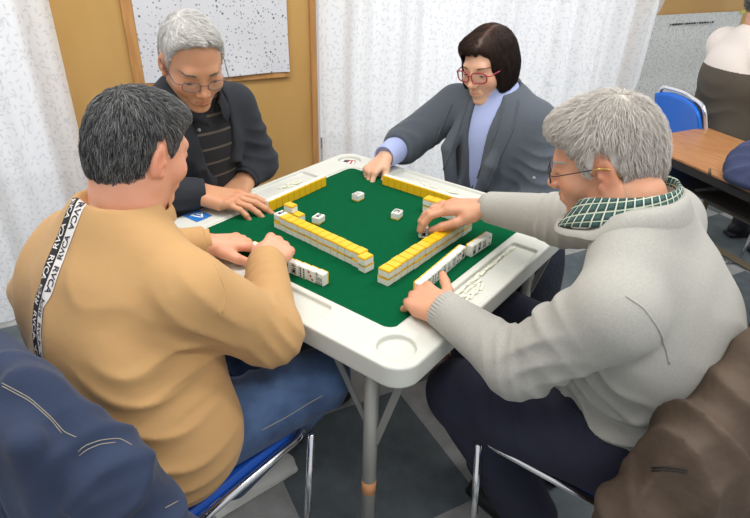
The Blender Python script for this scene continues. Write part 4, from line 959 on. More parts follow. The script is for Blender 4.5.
def paper(name, base, dots, sc, thr):
    m = bpy.data.materials.new(name); m.use_nodes = True; nt = m.node_tree; b = nt.nodes['Principled BSDF']; b.inputs['Roughness'].default_value = .6
    tc = nt.nodes.new('ShaderNodeTexCoord'); cur = None
    for i, (s_, t_, c_) in enumerate(zip(sc, thr, dots)):
        mp = nt.nodes.new('ShaderNodeMapping'); mp.inputs['Location'].default_value = (i * 3.1, 0, i * 1.7); nt.links.new(tc.outputs['Object'], mp.inputs[0])
        vo = nt.nodes.new('ShaderNodeTexVoronoi'); vo.inputs['Scale'].default_value = s_; nt.links.new(mp.outputs[0], vo.inputs['Vector'])
        cc = nt.nodes.new('ShaderNodeSeparateColor'); nt.links.new(vo.outputs['Color'], cc.inputs[0])
        th = nt.nodes.new('ShaderNodeMath'); th.operation = 'MULTIPLY'; th.inputs[1].default_value = t_; nt.links.new(cc.outputs[0], th.inputs[0])
        lt = nt.nodes.new('ShaderNodeMath'); lt.operation = 'LESS_THAN'; nt.links.new(vo.outputs['Distance'], lt.inputs[0]); nt.links.new(th.outputs[0], lt.inputs[1])
        x = nt.nodes.new('ShaderNodeMix'); x.data_type = 'RGBA'; nt.links.new(lt.outputs[0], x.inputs[0]); x.inputs[7].default_value = (*c_, 1)
        if cur is None: x.inputs[6].default_value = (*base, 1)
        else: nt.links.new(cur, x.inputs[6])
        cur = x.outputs[2]
    nt.links.new(cur, b.inputs['Base Color']); M[name] = m
paper('poster_paper', lin(222, 222, 226), [lin(160, 163, 172), lin(96, 100, 114), lin(160, 176, 164)], [75, 48, 60], [.34, .22, .24])
paper('chart_paper', lin(226, 227, 222), [lin(206, 208, 204), lin(190, 192, 188), lin(206, 208, 206), lin(110, 108, 110)], [110, 70, 60, 36], [.6, .4, .5, .15])

def struct(name, parts, m, **kw):
    V, F = cat_(parts); o = put(name, V, F, m, None, smooth=False, **kw); o['kind'] = 'structure'; return o
WY = 1.2
struct('floor', [box((1.2, -.2, -.02), (9, 6, .04))], 'carpet')
struct('wall_back', [box((-.165, WY + .06, 1.25), (1.01, .12, 2.5)), box((3.6, WY + .06, 1.25), (2.4, .12, 2.5)), box((-2.9, WY + .06, 1.25), (1.2, .12, 2.5)), box((0, WY + .06, 2.4), (8, .12, .2))], 'wall_wood')
struct('trim_1', [box((.33, WY - .006, 1.15), (.028, .014, 2.3), bev=.002)], 'trim_wood')
struct('trim_2', [box((3.4, WY - .012, .36), (2.0, .03, .03), bev=.003), box((3.4, WY - .010, 1.165), (2.0, .02, .04), bev=.003)], 'trim_wood')
M['frame_white'] = mat('frame_white', lin(225, 226, 228), .4)
def window(n, x0, x1):
    w = empty('window_%d' % n, (0, 0, 0), None, None, kind='structure'); c = (x0 + x1) / 2; L = x1 - x0
    pts = [box((x, WY + .10, 1.15), (.05, .05, 2.3)) for x in (x0 + .025, c, x1 - .025)] + [box((c, WY + .10, z), (L, .05, .05)) for z in (.03, 2.27)]
    V, F = cat_(pts); put('window_frame', V, F, 'frame_white', w, smooth=False)
    V, F = box((c, WY + .10, 1.15), (L - .1, .006, 2.2)); put('pane', V, F, 'glass', w, smooth=False)
window(1, -2.3, -.67); window(2, .34, 2.4)
def curtain(x0, x1, yc, amp, wl, ph, label, gather=None, z0=.015, z1=2.28):
    n = int((x1 - x0) / .012); m_ = 40; V = []; UV = []
    for k in range(m_ + 1):
        z = z0 + (z1 - z0) * k / m_
        for i in range(n + 1):
            t = i / n; x = x0 + (x1 - x0) * t
            if gather: x = gather(x, z, t)
            y = yc + amp * math.sin(2 * PI * x / wl + ph + .4 * math.sin(z * 2.1)) + amp * .45 * math.sin(2 * PI * x / (wl * .43) + 1.3 * ph + .3 * z) + .006 * math.sin(z * 5 + x * 8)
            V.append((x, y, z)); UV.append((x0 + (x1 - x0) * 1.25 * t, z))
    F = [(k * (n + 1) + i, k * (n + 1) + i + 1, (k + 1) * (n + 1) + i + 1, (k + 1) * (n + 1) + i) for k in range(m_) for i in range(n)]
    o = put('curtain', V, A(F, dtype=np.int32), 'lace', None, origin=((x0 + x1) / 2, yc, 0)); tag(o, label, 'curtain', 'white lace curtains')
    ul = o.data.uv_layers.new(name='UVMap'); li = np.empty(len(o.data.loops), np.int32); o.data.loops.foreach_get('vertex_index', li); ul.data.foreach_set('uv', A(UV)[li].astype(np.float32).ravel())
curtain(-2.3, -.655, 1.09, .030, .26, .6, 'white lace curtain hanging to the floor left of the wooden wall panel')
curtain(.335, 1.60, 1.12, .028, .30, 2.0, 'white lace curtain right of the wooden wall panel, behind the woman')
curtain(1.60, 2.44, 1.12, .034, .20, 1.0, 'white lace curtain gathered beside the grey wall chart', gather=lambda x, z, t: x - (.20 * max(0, 1.12 - z)) * t ** 3)
# poster on the panel: backing board and curling paper
pr_ = empty('poster', (-.1, WY - .012, 1.0), 'large white dotted paper pinned to the wooden wall behind the black clad man', 'poster')
V, F = box((-.105, WY - .010, 1.30), (.64, .014, .875), bev=.002); put('backing_board', V, F, 'trim_wood', pr_, smooth=False)
nx, nz = 24, 20; V = []
for k in range(nz + 1):
    for i in range(nx + 1):
        u, v = i / nx, k / nz; V.append((-.385 + .597 * u, WY - .0185 - .004 * math.sin(u * 9 + v * 3) ** 2 - .012 * max(0, .12 - v) * 8 * (math.sin(u * 7) ** 2), .885 + .80 * v - .004 * math.sin(u * 6)))
F = [(k * (nx + 1) + i, k * (nx + 1) + i + 1, (k + 1) * (nx + 1) + i + 1, (k + 1) * (nx + 1) + i) for k in range(nz) for i in range(nx)]
V = A(V); V2 = np.vstack([V, V + A([0, .0012, 0])]); n0 = len(V); F2 = F + [tuple(q + n0 for q in reversed(f)) for f in F]; put('paper', V2, F2, 'poster_paper', pr_)
ch = empty('wall_chart', (2.85, WY - .01, .7), 'grey printed chart with a fold across, pinned to the wall behind the wooden desk', 'chart')
V = []; nx, nz = 30, 24
for k in range(nz + 1):
    for i in range(nx + 1):
        u, v = i / nx, k / nz; V.append((2.34 + .93 * u, WY - .014 - .006 * abs(math.sin(v * PI * 2 + .4)) - .003 * math.sin(u * 8), .395 + .645 * v))
F = [(k * (nx + 1) + i, k * (nx + 1) + i + 1, (k + 1) * (nx + 1) + i + 1, (k + 1) * (nx + 1) + i) for k in range(nz) for i in range(nx)]
V = A(V); V2 = np.vstack([V, V + A([0, .0012, 0])]); n0 = len(V); put('paper', V2, F + [tuple(q + n0 for q in reversed(f)) for f in F], 'chart_paper', ch)
V, F = box((3.255, WY - .022, 1.035), (.045, .003, .02)); M['tape_yellow'] = mat('tape_yellow', lin(206, 214, 90), .5); put('yellow_tape', V, F, 'tape_yellow', ch, smooth=False)
V, F = cat_([box((2.60 + k * .024, WY - .024, .985), (.017 if k % 5 else .006, .002, .010)) for k in range(17)]); put('heading', V, F, 'ink', ch, smooth=False)

# ------------------------------------------------------------------ mahjong table
tb = empty('mahjong_table', W((0, 0, -HT)), 'white plastic folding mahjong table with a green felt top', 'table', rz=_a)
g = Grid((-.47, -.47, -.07), (.47, .47, .02), .0028)
g.add(RBox((0, 0, -.026), (.44, .44, .026), .055, .005), 0)
g.sub(RBox((0, 0, .003), (.337, .337, .009), .028, .002), .002)
for k in range(4):
    a = k * PI / 2; c = A([math.cos(a) * .391, math.sin(a) * .391, .006]); hx = (.037, .188) if k % 2 == 0 else (.188, .037)
    g.sub(RBox(c, (hx[0], hx[1], .016), .010, .003), .003)
    g.sub(RBox(A([math.cos(a) * .391 - math.sin(a) * .262, math.sin(a) * .391 + math.cos(a) * .262, .005]) - A([math.cos(a), math.sin(a), 0]) * .028, (.010 if k % 2 == 0 else .014, .014 if k % 2 == 0 else .010, .0065), .003, .001), .001)
    cc = A([.374 * (1 if k in (0, 3) else -1), .374 * (1 if k < 2 else -1), 0])
    g.sub(Cap(cc + A([0, 0, .036]), cc + A([0, 0, .037]), .0405), .002) if False else None
class Cyl:
    def __init__(s, c, r, h): s.c = c; s.r = r; s.h = h
    def bb(s): e = A([s.r, s.r, s.h]); return A(s.c) - e, A(s.c) + e
    def __call__(s, x, y, z):
        a = np.sqrt((x - s.c[0]) ** 2 + (y - s.c[1]) ** 2) - s.r; b_ = abs(z - s.c[2]) - s.h
        return np.sqrt(np.maximum(a, 0) ** 2 + np.maximum(b_, 0) ** 2) + np.minimum(np.maximum(a, b_), 0)
for sx in (-1, 1):
    for sy in (-1, 1): g.sub(Cyl((sx * .376, sy * .376, .005), .040, .018), .002)
g.sub(RBox((0, 0, -.040), (.425, .425, .022), .045, .003), .002)
g.add(RBox((0, 0, -.015), (.435, .435, .006), .05, .002), 0) if False else None
V, F = g.mesh(); put('table_top', W(V), F, 'plastic', tb)
V, F = cat_([box((0, 0, -.009), (.672, .672, .006), bev=.001)]); g2 = Grid((-.36, -.36, -.02), (.36, .36, .01), .004); g2.add(RBox((0, 0, -.0085), (.336, .336, .0035), .027, .001), 0); V, F = g2.mesh(); put('felt', W(V), F, 'felt', tb)
FZ = -.005
for sx in (-1, 1):
    for sy in (-1, 1):
        c = A([sx * .338, sy * .402, 0])
        V, F = tube([c + A([0, 0, -.03]), c + A([0, 0, -HT + .03])], .0165, 20); lg = put('leg', W(V), F, 'steel_grey', tb)
        V, F = tube([c + A([0, 0, -HT + .045]), c + A([0, 0, -HT + .001])], .020, 20); put('foot_cap', W(V), F, 'rubber', lg)
        if (sx, sy) == (1, -1):
            V, F = tube([c + A([0, 0, -.395]), c + A([0, 0, -.435])], .0173, 20); o = put('tape_band', W(V), F, 'orange_tape', lg)
        for dx, dy in ((-sx, 0), (sx, 0)):
            p = c + A([dx * .014, 0, -.215 if dx == -sx else -.265]); q = c + A([-sx * .125, 0, -.045]) if dx == -sx else c + A([sx * .072, -sy * .01, -.045]); d = q - p; L = np.linalg.norm(d); d /= L
            s_ = nrm(np.cross(d, [0, 0, 1.])); R = A([d, s_, np.cross(d, s_)])
            V, F = box((p + q) / 2, (1, 1, 1)); V = (V - (p + q) / 2) * A([L, .004, .016]) @ R + (p + q) / 2; put('brace', W(V), F, 'steel_grey', tb, smooth=False)

# ------------------------------------------------------------------ tiles
TW, TL, TT = .0250, .0325, .0210
def tile_mesh(name):
    bm = bmesh.new(); bmesh.ops.create_cube(bm, size=1)
    for v in bm.verts: v.co = Vector((v.co.x * TW, v.co.y * TL, v.co.z * TT))
    bmesh.ops.bevel(bm, geom=bm.edges[:], offset=.0016, segments=2, affect='EDGES')
    bmesh.ops.bisect_plane(bm, geom=bm.verts[:] + bm.edges[:] + bm.faces[:], plane_co=(0, 0, -.0058), plane_no=(0, 0, 1))
    me = bpy.data.meshes.new(name)
    for f in bm.faces: f.smooth = False; f.material_index = 1 if f.calc_center_median().z < -.0058 else 0
    bm.to_mesh(me); bm.free(); me.materials.append(M['tile_white']); me.materials.append(M['tile_yellow']); return me
TM = tile_mesh('mahjong_tile')        # local: +z face (white), -z back (yellow), y = long side
marks = {}
def mark(kind):
    if kind in marks: return marks[kind]
    V = []; F = []; mi = []; z = TT / 2 + .0003
    def add(v, f, m):
        n = len(V); V.extend([tuple(q) for q in v]); F.extend([tuple(i + n for i in t) for t in f]); mi.extend([m] * len(f))
    def disc(x, y, r, m=0, n=14):
        add([(x + r * math.cos(2 * PI * k / n), y + r * math.sin(2 * PI * k / n), z) for k in range(n)], [tuple(range(n))], m)
    def txt(s, x, y, size, m):
        v, f = textmesh(s, size, 0, .0004); v = v.copy(); v[:, 0] += x; v[:, 1] += y; v[:, 2] = z; add(v, f, m)
    if kind[0] == 'p':
        lay_ = {'p1': [(0, 0)], 'p2': [(0, 1), (0, -1)], 'p3': [(-1, 1), (0, 0), (1, -1)], 'p4': [(-1, 1), (1, 1), (-1, -1), (1, -1)], 'p6': [(-1, 1), (1, 1), (-1, 0), (1, 0), (-1, -1), (1, -1)], 'p8': [(-1, 1.2), (1, 1.2), (-1, .4), (1, .4), (-1, -.4), (1, -.4), (-1, -1.2), (1, -1.2)]}[kind]
        for x, y in lay_: disc(x * .0052, y * .0085, .0032 if len(lay_) < 6 else .0026, 0 if (x + y) != 0 else 1)
    elif kind[0] == 's':
        n = int(kind[1]); c = 2 if n < 5 else 3
        for k in range(n):
            x = ((k % c) - (c - 1) / 2) * .0062; y = ((k // c) - ((n - 1) // c) / 2) * .0115
            v, f = box((x, y, z), (.0026, .0095, .0002)); add(v, f, 0)
    else: 
        top, bot = {'m': ('\u4e94', '\u842c'), 'n': ('\u4e09', '\u842c'), 'o': ('\u4e03', '\u842c')}.get(kind, (None, None))
        if top: txt(top, 0, .0075, .014, 0); txt(bot, 0, -.0070, .014, 0)
        else: txt({'E': '\u6771', 'S': '\u5357', 'W': '\u897f', 'N': '\u5317', 'C': '\u4e2d'}[kind], 0, 0, .021, 1 if kind == 'C' else 0)
    me = bpy.data.meshes.new('engraving'); me.from_pydata(V, [], F); me.materials.append(M['ink']); me.materials.append(M['ink_red']); me.polygons.foreach_set('material_index', mi); me.update(); marks[kind] = me; return me
def tile(c, R, label, group=None, kind=None):
    """c table frame, R columns = tile axes in table frame"""
    o = bpy.data.objects.new('mahjong_tile', TM); COL.objects.link(o)
    m = Matrix((RW @ A(R)).tolist()).to_4x4(); m.translation = Vector(W(c)); o.matrix_world = m
    o.location, o.rotation_mode = m.translation, 'XYZ'; o.rotation_euler = m.to_euler()
    tag(o, label, 'mahjong tile', group)
    if kind: e = bpy.data.objects.new('engraving', mark(kind)); COL.objects.link(e); e.parent = o
    return o
def Raxes(x, y, z): return np.stack([A(x, float), A(y, float), A(z, float)], 1)
DOWN = lambda a: Raxes((math.cos(a), math.sin(a), 0), (math.sin(a), -math.cos(a), 0), (0, 0, -1))     # face down, row along a
UP = lambda a: Raxes((math.cos(a), math.sin(a), 0), (-math.sin(a), math.cos(a), 0), (0, 0, 1))
def STAND(f):   # standing, face towards direction angle f
    z = A([math.cos(f), math.sin(f), 0]); y = A([0, 0, 1.]); return Raxes(np.cross(y, z), y, z)
def wall(p, q, n, label, group, rows=(0, 1), skip=()):
    p = A(p, float); q = A(q, float); a = math.atan2(q[1] - p[1], q[0] - p[0])
    for r_ in rows:
        for i in range(n):
            if (r_, i) in skip: continue
            t = (i + .5) / n; nn = A([-math.sin(a), math.cos(a)]) * rng.normal(0, .0007); c = p + (q - p) * t
            tile((c[0] + nn[0], c[1] + nn[1] + r_ * 0, FZ + TT / 2 + r_ * TT), DOWN(a + rng.normal(0, .006)), label[r_], group[r_])
# wall in front of the man in tan
p, q = A([-.196, -.147]), A([.125, -.168]); n = 13
wall(p, q, n, ['yellow backed tile in the lower row of the double wall before the tan sweatered man', 'yellow backed tile in the upper row of the double wall before the tan sweatered man'],
     ['lower row of the wall by the tan sweatered man', 'upper row of the wall by the tan sweatered man'], skip=((1, 0),))
tile((-.184, -.146, FZ + TT * 1.5), UP(-.05), 'white tile turned face up at the left end of the double wall', None, 'm')
for r_ in (0, 1): tile((.139, -.176 - .003 * r_, FZ + TT * (r_ + .5)), DOWN(-.10), ('lower' if r_ == 0 else 'upper') + ' tile of the offset right end stack in the tan man\'s double wall')
# wall in front of the man in grey
wall((.212, -.205), (.216, .182), 15, ['yellow backed tile in the lower row of the double wall before the grey sweatered man', 'yellow backed tile in the upper row of the double wall before the grey sweatered man'],
     ['lower row of the wall by the grey sweatered man', 'upper row of the wall by the grey sweatered man'])
# remaining stacks
wall((.055, .212), (.155, .215), 4, ['yellow backed tile in the lower layer of the short wall under the raised arm', 'yellow backed tile in the upper layer of the short wall under the raised arm'], ['lower layer of the short wall', 'upper layer of the short wall'])
tile((-.205, -.088, FZ + TT / 2), DOWN(1.5), 'lower left tile of the small free stack near the black clad man'); tile((-.178, -.086, FZ + TT / 2), DOWN(1.5), 'lower right tile of the small free stack near the black clad man')
tile((-.205, -.088, FZ + TT * 1.5), DOWN(1.55), 'yellow backed tile on top of the small free stack')
tile((-.207, -.114, FZ + TT / 2), DOWN(1.5), 'hindmost lower tile of the small free stack') if False else None
# single discards
tile((-.125, -.060, FZ + TT / 2), UP(.15), 'white tile lying face up alone beside the small free stack', None, 'm')
tile((-.140, .135, FZ + TT / 2), UP(.0), 'white tile lying face up alone nearest the woman\'s hand', None, 's7')
tile((.025, .110, FZ + TT / 2), UP(.2), 'white tile lying face up alone in the middle of the green felt', None, 'W')
# hands of standing tiles
kinds = ['m', 's4', 'n', 'p4', 'm', 'p6', 's3', 'p3', 's8']
for i in range(9):
    k = ['p2', 's4', 'n', 'm', 's6', 'o', 'p8', 'p3', 's7'][i]; last = i == 8
    tile((.100 - .0252 * (8 - i), -.292 - .002 * (8 - i), FZ + TL / 2), STAND(-PI / 2 + rng.normal(0, .01)), 'standing tile in the tan sweatered man\'s row' + (', at the end near the felt corner' if last else ''), None if last else 'standing row before the tan sweatered man', k)
for i, k in enumerate(['m', 'o', 'p8', 's6', 'n', 's3', 's4', 'p4', 'o']):
    tile((.297 - .0015 * i, -.178 + .0252 * i, FZ + TL / 2), STAND(rng.normal(.04, .01)), 'standing tile in the longer group by the grey sweatered man\'s left hand', 'longer standing group before the grey sweatered man', k)
for i, k in enumerate(['n', 'm', 's5', 'p2']):
    tile((.298 + .001 * i, .058 + .0252 * i, FZ + TL / 2), STAND(rng.normal(-.03, .01)), 'standing tile in the short group of four under the grey sleeve', 'short standing group before the grey sweatered man', k)
for i in range(3, 13):
    tile((-.284 - .0008 * i, -.165 + .0252 * i, FZ + TL / 2), STAND(PI + rng.normal(-.02, .012)), 'standing tile showing its yellow back, in the row before the black clad man', 'yellow backed row before the black clad man')
for i in range(13):
    tile((-.144 + .0252 * i, .289 + .0 * i, FZ + TL / 2), STAND(PI / 2 + rng.normal(0, .008)), 'standing tile showing its yellow back, in the row before the woman', 'yellow backed row before the woman')
# score sticks in the trays
STK = None
def stick(x, y, a, z, label, group, dots='ink_red'):
    global STK
    if STK is None:
        V, F = cat_([box((0, 0, 0), (.031, .0062, .0028), bev=.0008)]); STK = bpy.data.meshes.new('score_stick'); STK.from_pydata([tuple(v) for v in V], [], F); STK.materials.append(M['stick'])
    o = bpy.data.objects.new('score_stick', STK); COL.objects.link(o); p = W((x, y, z)); o.location = tuple(p); o.rotation_euler = (0, 0, a + _a); tag(o, label, 'score stick', group); return o
r2 = random.Random(5)
gs = []
for i in range(30):
    y = -.172 + .0115 * i; x = .364 + r2.uniform(-.002, .003); gs.append((x, y, PI / 2 + r2.uniform(-.15, .15), -.0083 + (.0025 if i % 2 else 0)))
for i in range(16): gs.append((.378 + (i % 3) * .009 + r2.uniform(-.002, .002), -.165 + .0078 * i, PI / 2 + r2.uniform(-.3, .3), -.0083 + .0026 * (i % 2)))
for s_ in gs: stick(*s_, 'thin white score stick lying in the tray before the grey sweatered man', 'score sticks in the tray of the grey sweatered man')
for i in range(12): stick(-.130 + i * .0165, .374 + r2.uniform(-.010, .012), r2.uniform(-.35, .35) , -.0083 + .0026 * (i % 2), 'thin white score stick lying in the tray before the woman', 'score sticks in the tray of the woman')
for i in range(7): stick(-.388 + .008 * (i % 3), .055 + i * .012, r2.uniform(.9, 1.9), -.0083 + .0026 * (i % 2), 'thin white score stick lying in the tray before the black clad man', 'score sticks in the tray of the black clad man')
# blue card on the rim
cd = empty('card', W((-.402, -.262, 0)), 'small blue card with a white triangular mark on the table rim by the black sleeve', 'card')
a0 = 0.02; R = rotz(a0); V, F = box((0, 0, 0), (.060, .052, .0016)); V = V @ R.T + A([-.402, -.262, .0012]); put('card_base', W(V), F, 'ink_blue', cd, smooth=False)
def flat(poly, z): n = len(poly); P_ = A([(x, y, z) for x, y in poly]) @ R.T + A([-.402, -.262, .0012]); return P_, [tuple(range(n))]
ring = [(-.018, -.012), (.020, .000), (-.006, .020)]
parts = []
for a_, b_ in ((0, 1), (1, 2), (2, 0)):
    p_, q_ = A(ring[a_]), A(ring[b_]); d_ = nrm(q_ - p_); nn = A([-d_[1], d_[0]]) * .0026; parts.append(flat([p_ - nn - d_ * .002, q_ - nn + d_ * .002, q_ + nn + d_ * .002, p_ + nn - d_ * .002], .0011))
parts.append(flat([(-.010, .004), (-.006, .002), (.006, .006), (.003, .009)], .0012))
V, F = cat_(parts); put('mark', W(V), F, 'ink_white', cd, smooth=False)
# wind marker lying in the far corner recess
wm = empty('wind_marker', W((-.376, .376, -.012)), 'small white marker with red and black print in the far corner recess', 'marker')
V, F = box((-.380, .370, -.0100), (.048, .034, .005), rotz(.5), .001); put('plate', W(V), F, 'tile_white', wm, smooth=False)
tv, tf = textmesh('\u6771', .026, 0, .0005); V = tv @ rotz(.5 - .3).T + A([-.386, .368, -.0071]); put('print', W(V), tf, 'ink', wm, smooth=False)
V, F = cat_([box((-.365, .372, -.0072), (.006, .034, .001), rotz(.5)), box((-.380, .386, -.0072), (.040, .005, .001), rotz(.5))]); put('red_edge', W(V), F, 'ink_red', wm, smooth=False)

# ------------------------------------------------------------------ chairs
def make_chair(label, group=None):
    """local: seat faces +y, origin on the floor under the seat centre"""
    r = empty('folding_chair', (0, 0, 0), label, 'chair', group)
    # seat pad
    g = Grid((-.23, -.24, .40), (.23, .24, .50), .006); g.add(RBox((0, 0, .447), (.190, .180, .014), .05, .010), 0); V, F = g.mesh(); put('seat', V, F, 'seat_blue', r)
    V, F = tube(arc([(-.2, -.17, .438), (-.2, .19, .438), (.2, .19, .438), (.2, -.17, .438)], .05), .0095, 12); put('seat_rail', V, F, 'chrome', r)
    # backrest: curved pad
    n = 16; rows = []
    for k in range(9):
        t = k / 8; z = .59 + .205 * t; row = []
        for i in range(n + 1):
            u = -1 + 2 * i / n; hw = .200 * (1 - .10 * t ** 3); zz = z - .03 * abs(u) ** 3 * t ** 2; row.append((u * hw, -.225 - .055 * t + .022 * u * u * -1 + .02, zz))
        rows.append(row)
    V = A([p for row in rows for p in row]); nn = n + 1; F = [(k * nn + i, k * nn + i + 1, (k + 1) * nn + i + 1, (k + 1) * nn + i) for k in range(8) for i in range(n)]
    N0 = len(V); V = np.vstack([V, V + A([0, -.016, 0])]); F2 = F + [tuple(q + N0 for q in reversed(f)) for f in F]
    for k in range(8): F2 += [(k * nn, (k + 1) * nn, (k + 1) * nn + N0, k * nn + N0), (k * nn + n, k * nn + n + N0, (k + 1) * nn + n + N0, (k + 1) * nn + n)]
    F2 += [(i, i + N0, i + 1 + N0, i + 1) for i in range(n)] + [(8 * nn + i, 8 * nn + i + 1, 8 * nn + i + 1 + N0, 8 * nn + i + N0) for i in range(n)]
    put('backrest', V, F2, 'seat_back_blue', r)
    V, F = tube(arc([(-.205, -.17, .44), (-.207, -.215, .60), (-.190, -.275, .80), (0, -.262, .815), (.190, -.275, .80), (.207, -.215, .60), (.205, -.17, .44)], .05), .0095, 12); put('back_frame', V, F, 'chrome', r)
    for s in (-1, 1):
        V, F = tube([(s * .213, .185, .436), (s * .205, .155, .02)], .0085, 12); put('leg', V, F, 'chrome', r)
        V, F = tube([(s * .205, -.10, .436), (s * .205, -.215, .02)], .0085, 12); put('leg', V, F, 'chrome', r)
        V, F = tube(arc([(s * .205, .185, .012), (s * .205, -.23, .012)], .02), .0095, 12); put('floor_rail', V, F, 'chrome', r)
    V, F = tube([(-.205, -.19, .012), (.205, -.19, .012)], .0085, 10); put('cross_rail', V, F, 'chrome', r)
    return r
CH0 = None
def chair(cx, cy, yaw, label, world=False, dz=0):
    """yaw = facing angle in table frame"""
    global CH0
    if CH0 is None: CH0 = make_chair(label); r = CH0
    else:
        r = CH0.copy(); COL.objects.link(r)
        for c in CH0.children: q = c.copy(); COL.objects.link(q); q.parent = r
    p = A([cx, cy, 0]) if world else W((cx, cy, 0)); yw = yaw + (0 if world else _a)
    r.location = (p[0], p[1], 0); r.rotation_euler = (0, 0, yw - PI / 2); r['label'] = label; r['group'] = 'blue folding chairs'; return r
chair(0, -.645, PI / 2, 'blue folding chair under the man in the tan sweater, denim jacket over its back')
chair(.71, -.03, PI + .0, 'blue folding chair under the man in the grey sweater, brown jacket over its back')
chair(.06, .72, -PI / 2, 'blue folding chair under the woman')
chair(-.66, -.10, 0, 'blue folding chair under the man in black')
chair(2.13, .37, math.radians(-22), 'blue folding chair with chrome frame behind the wooden desk', True)
b1, t1, tanV = man_tan()
b2, t2 = man_grey()
b3, t3 = woman()
b4, t4 = man_black()
person_behind()
# tile pinched in the raised hand, tile between the tan man's hands
th, ix, md = t2['R'][4], t2['R'][0], t2['R'][1]; c = (A(th) + (A(ix) + A(md)) / 2) / 2 + A([0, 0, -.008])
c = A([.156, .050, .019]); pass
tile(c, Raxes((.2, -.1, .97), nrm((-.5, -.85, .0)), np.cross(nrm((.2, -.1, .97)), nrm((-.5, -.85, 0)))) if False else STAND(-.95), 'white tile pinched in the fingers of the grey sweatered man\'s raised hand', None, 'o')
tile((-.118, -.300, FZ + TL / 2), STAND(-PI / 2), 'white tile held between the tan sweatered man\'s thumb and fingers', None, 's3')

# ------------------------------------------------------------------ jackets
def denim():
    g = Grid((-.38, -1.12, -.56), (.44, -.74, .28), .006)
    g.add(Cap((-.20, -.925, .085), (.10, -.918, .095), .038), .0); g.add(Box((-.02, -.975, -.10), (.22, .030, .22), .028), .05); g.add(Box((0, -.985, -.30), (.21, .035, .18), .03), .05)
    g.add(Cap((.10, -.918, .092), (.215, -.880, -.01), .040, .048), .02); g.add(Cap((.215, -.880, -.01), (.300, -.870, -.16), .048, .052), .02); g.add(Cap((.300, -.870, -.16), (.29, -.91, -.44), .052, .045), .02)
    g.add(Ell((.14, -.94, -.10), (.14, .055, .17)), .05)
    g.add(Cap((-.20, -.925, .10), (-.27, -.93, -.16), .055, .05), .04); g.add(Cap((-.27, -.93, -.16), (-.25, -.94, -.40), .048, .04), .03)
    g.add(Cap((-.14, -.93, .105), (.08, -.93, .125), .028), .03)
    for f in [((.1, -.97, 0), .25, (1, 0, .3), .09, .014, 1), ((.28, -.88, -.1), .20, (.6, 0, 1), .07, .013, 2), ((-.1, -.98, -.1), .3, (1, 0, .2), .10, .018, 3), ((.2, -.90, .0), .14, (1, 0, -.4), .06, .010, 1), ((.28, -.93, -.3), .16, (.3, 0, 1), .05, .006, 2)]: g.fold(*f)
    V, F = g.mesh(); V = relax(V, F, 2); o = put('denim_jacket', W(V), F, 'denim_jacket', None, origin=tuple(W((0, -.93, -.3))))
    tag(o, 'dark blue denim jacket with pale stitching hung over the chair back', 'jacket')
    for pix in ([(2, 383), (30, 398), (52, 418), (64, 432), (78, 438)], [(78, 452), (84, 446), (100, 440), (120, 438), (134, 446)], [(2, 386), (30, 401), (52, 421), (63, 435)], [(79, 456), (86, 450), (100, 444), (118, 442)], [(165, 508), (180, 500)]):
        try: seam('stitching', V, F, pix, 'stitch', o, .0008)
        except Exception as e: print('den', e)
def brown():
    g = Grid((.74, -.52, -.58), (1.14, .44, .32), .006)
    g.add(Cap((.965, -.15, .13), (.965, .20, .13), .045), 0); g.add(Box((1.00, .0, -.10), (.03, .22, .22), .028), .05); g.add(Box((1.01, .0, -.32), (.035, .22, .18), .03), .05)
    g.add(Cap((.955, -.15, .12), (.905, -.285, .00), .055, .060), .04); g.add(Cap((.905, -.285, .0), (.865, -.345, -.14), .060, .060), .04); g.add(Cap((.865, -.345, -.14), (.91, -.36, -.42), .060, .05), .03)
    g.add(Cap((.975, .20, .06), (.98, .28, -.3), .055, .05), .04); g.add(Ell((.94, -.26, -.16), (.07, .12, .2)), .05)
    g.add(Cap((.975, -.08, .165), (.975, .12, .165), .032), .03)
    for f in [((.93, -.25, .0), .22, (.2, 1, .3), .07, .014, 1), ((.92, -.32, -.2), .22, (.3, .5, 1), .06, .014, 2), ((1, 0, -.1), .3, (0, 1, .3), .10, .016, 3), ((.90, -.30, -.05), .16, (1, .3, -.6), .05, .010, 2), ((.92, -.24, -.38), .16, (.6, .4, 1), .05, .008, 2)]: g.fold(*f)
    V, F = g.mesh(); V = relax(V, F, 2); o = put('brown_jacket', W(V), F, 'brown_jacket', None, origin=tuple(W((.98, 0, -.3)))); tag(o, 'crumpled dark brown jacket hung over the back of the near right chair', 'jacket')
    for pix in ([(652, 468), (670, 467), (690, 470)], [(652, 471), (670, 470), (690, 473)]):
        try: seam('zip', V, F, pix, 'black_metal', o, .0016)
        except Exception as e: print('brn', e)
denim(); brown()
# ------------------------------------------------------------------ desk at the right
dk = empty('desk', (1.6, -.3, 0), 'long folding desk with a wood grain top, dark edge and bronze legs', 'desk')
ux = A([.985, -.02, 0]); uy = A([-.13, -.99, 0]); ux = nrm(ux); uy = nrm(uy); P0 = A([1.405, .31, .70]); Rd = A([ux, uy, np.cross(ux, uy)])
def dbox(u0, u1, v0, v1, z0, z1, bev=0): 
    c = P0 + ux * (u0 + u1) / 2 + uy * (v0 + v1) / 2; c[2] = (z0 + z1) / 2; V, F = box((0, 0, 0), (u1 - u0, v1 - v0, z1 - z0), None, bev); V = V[:, :1] * ux + V[:, 1:2] * uy + V[:, 2:] * A([0, 0, 1.]) + c; return V, F
V, F = dbox(0, .46, 0, 1.6, .692, .700, .001); put('desk_top', V, F, 'desk_wood', dk, smooth=False)
V, F = dbox(-.004, .464, -.004, 1.604, .662, .692, .002); put('edge_band', V, F, 'black_metal', dk, smooth=False)
def dp(u, v, z): q = P0 + ux * u + uy * v; return A([q[0], q[1], z])
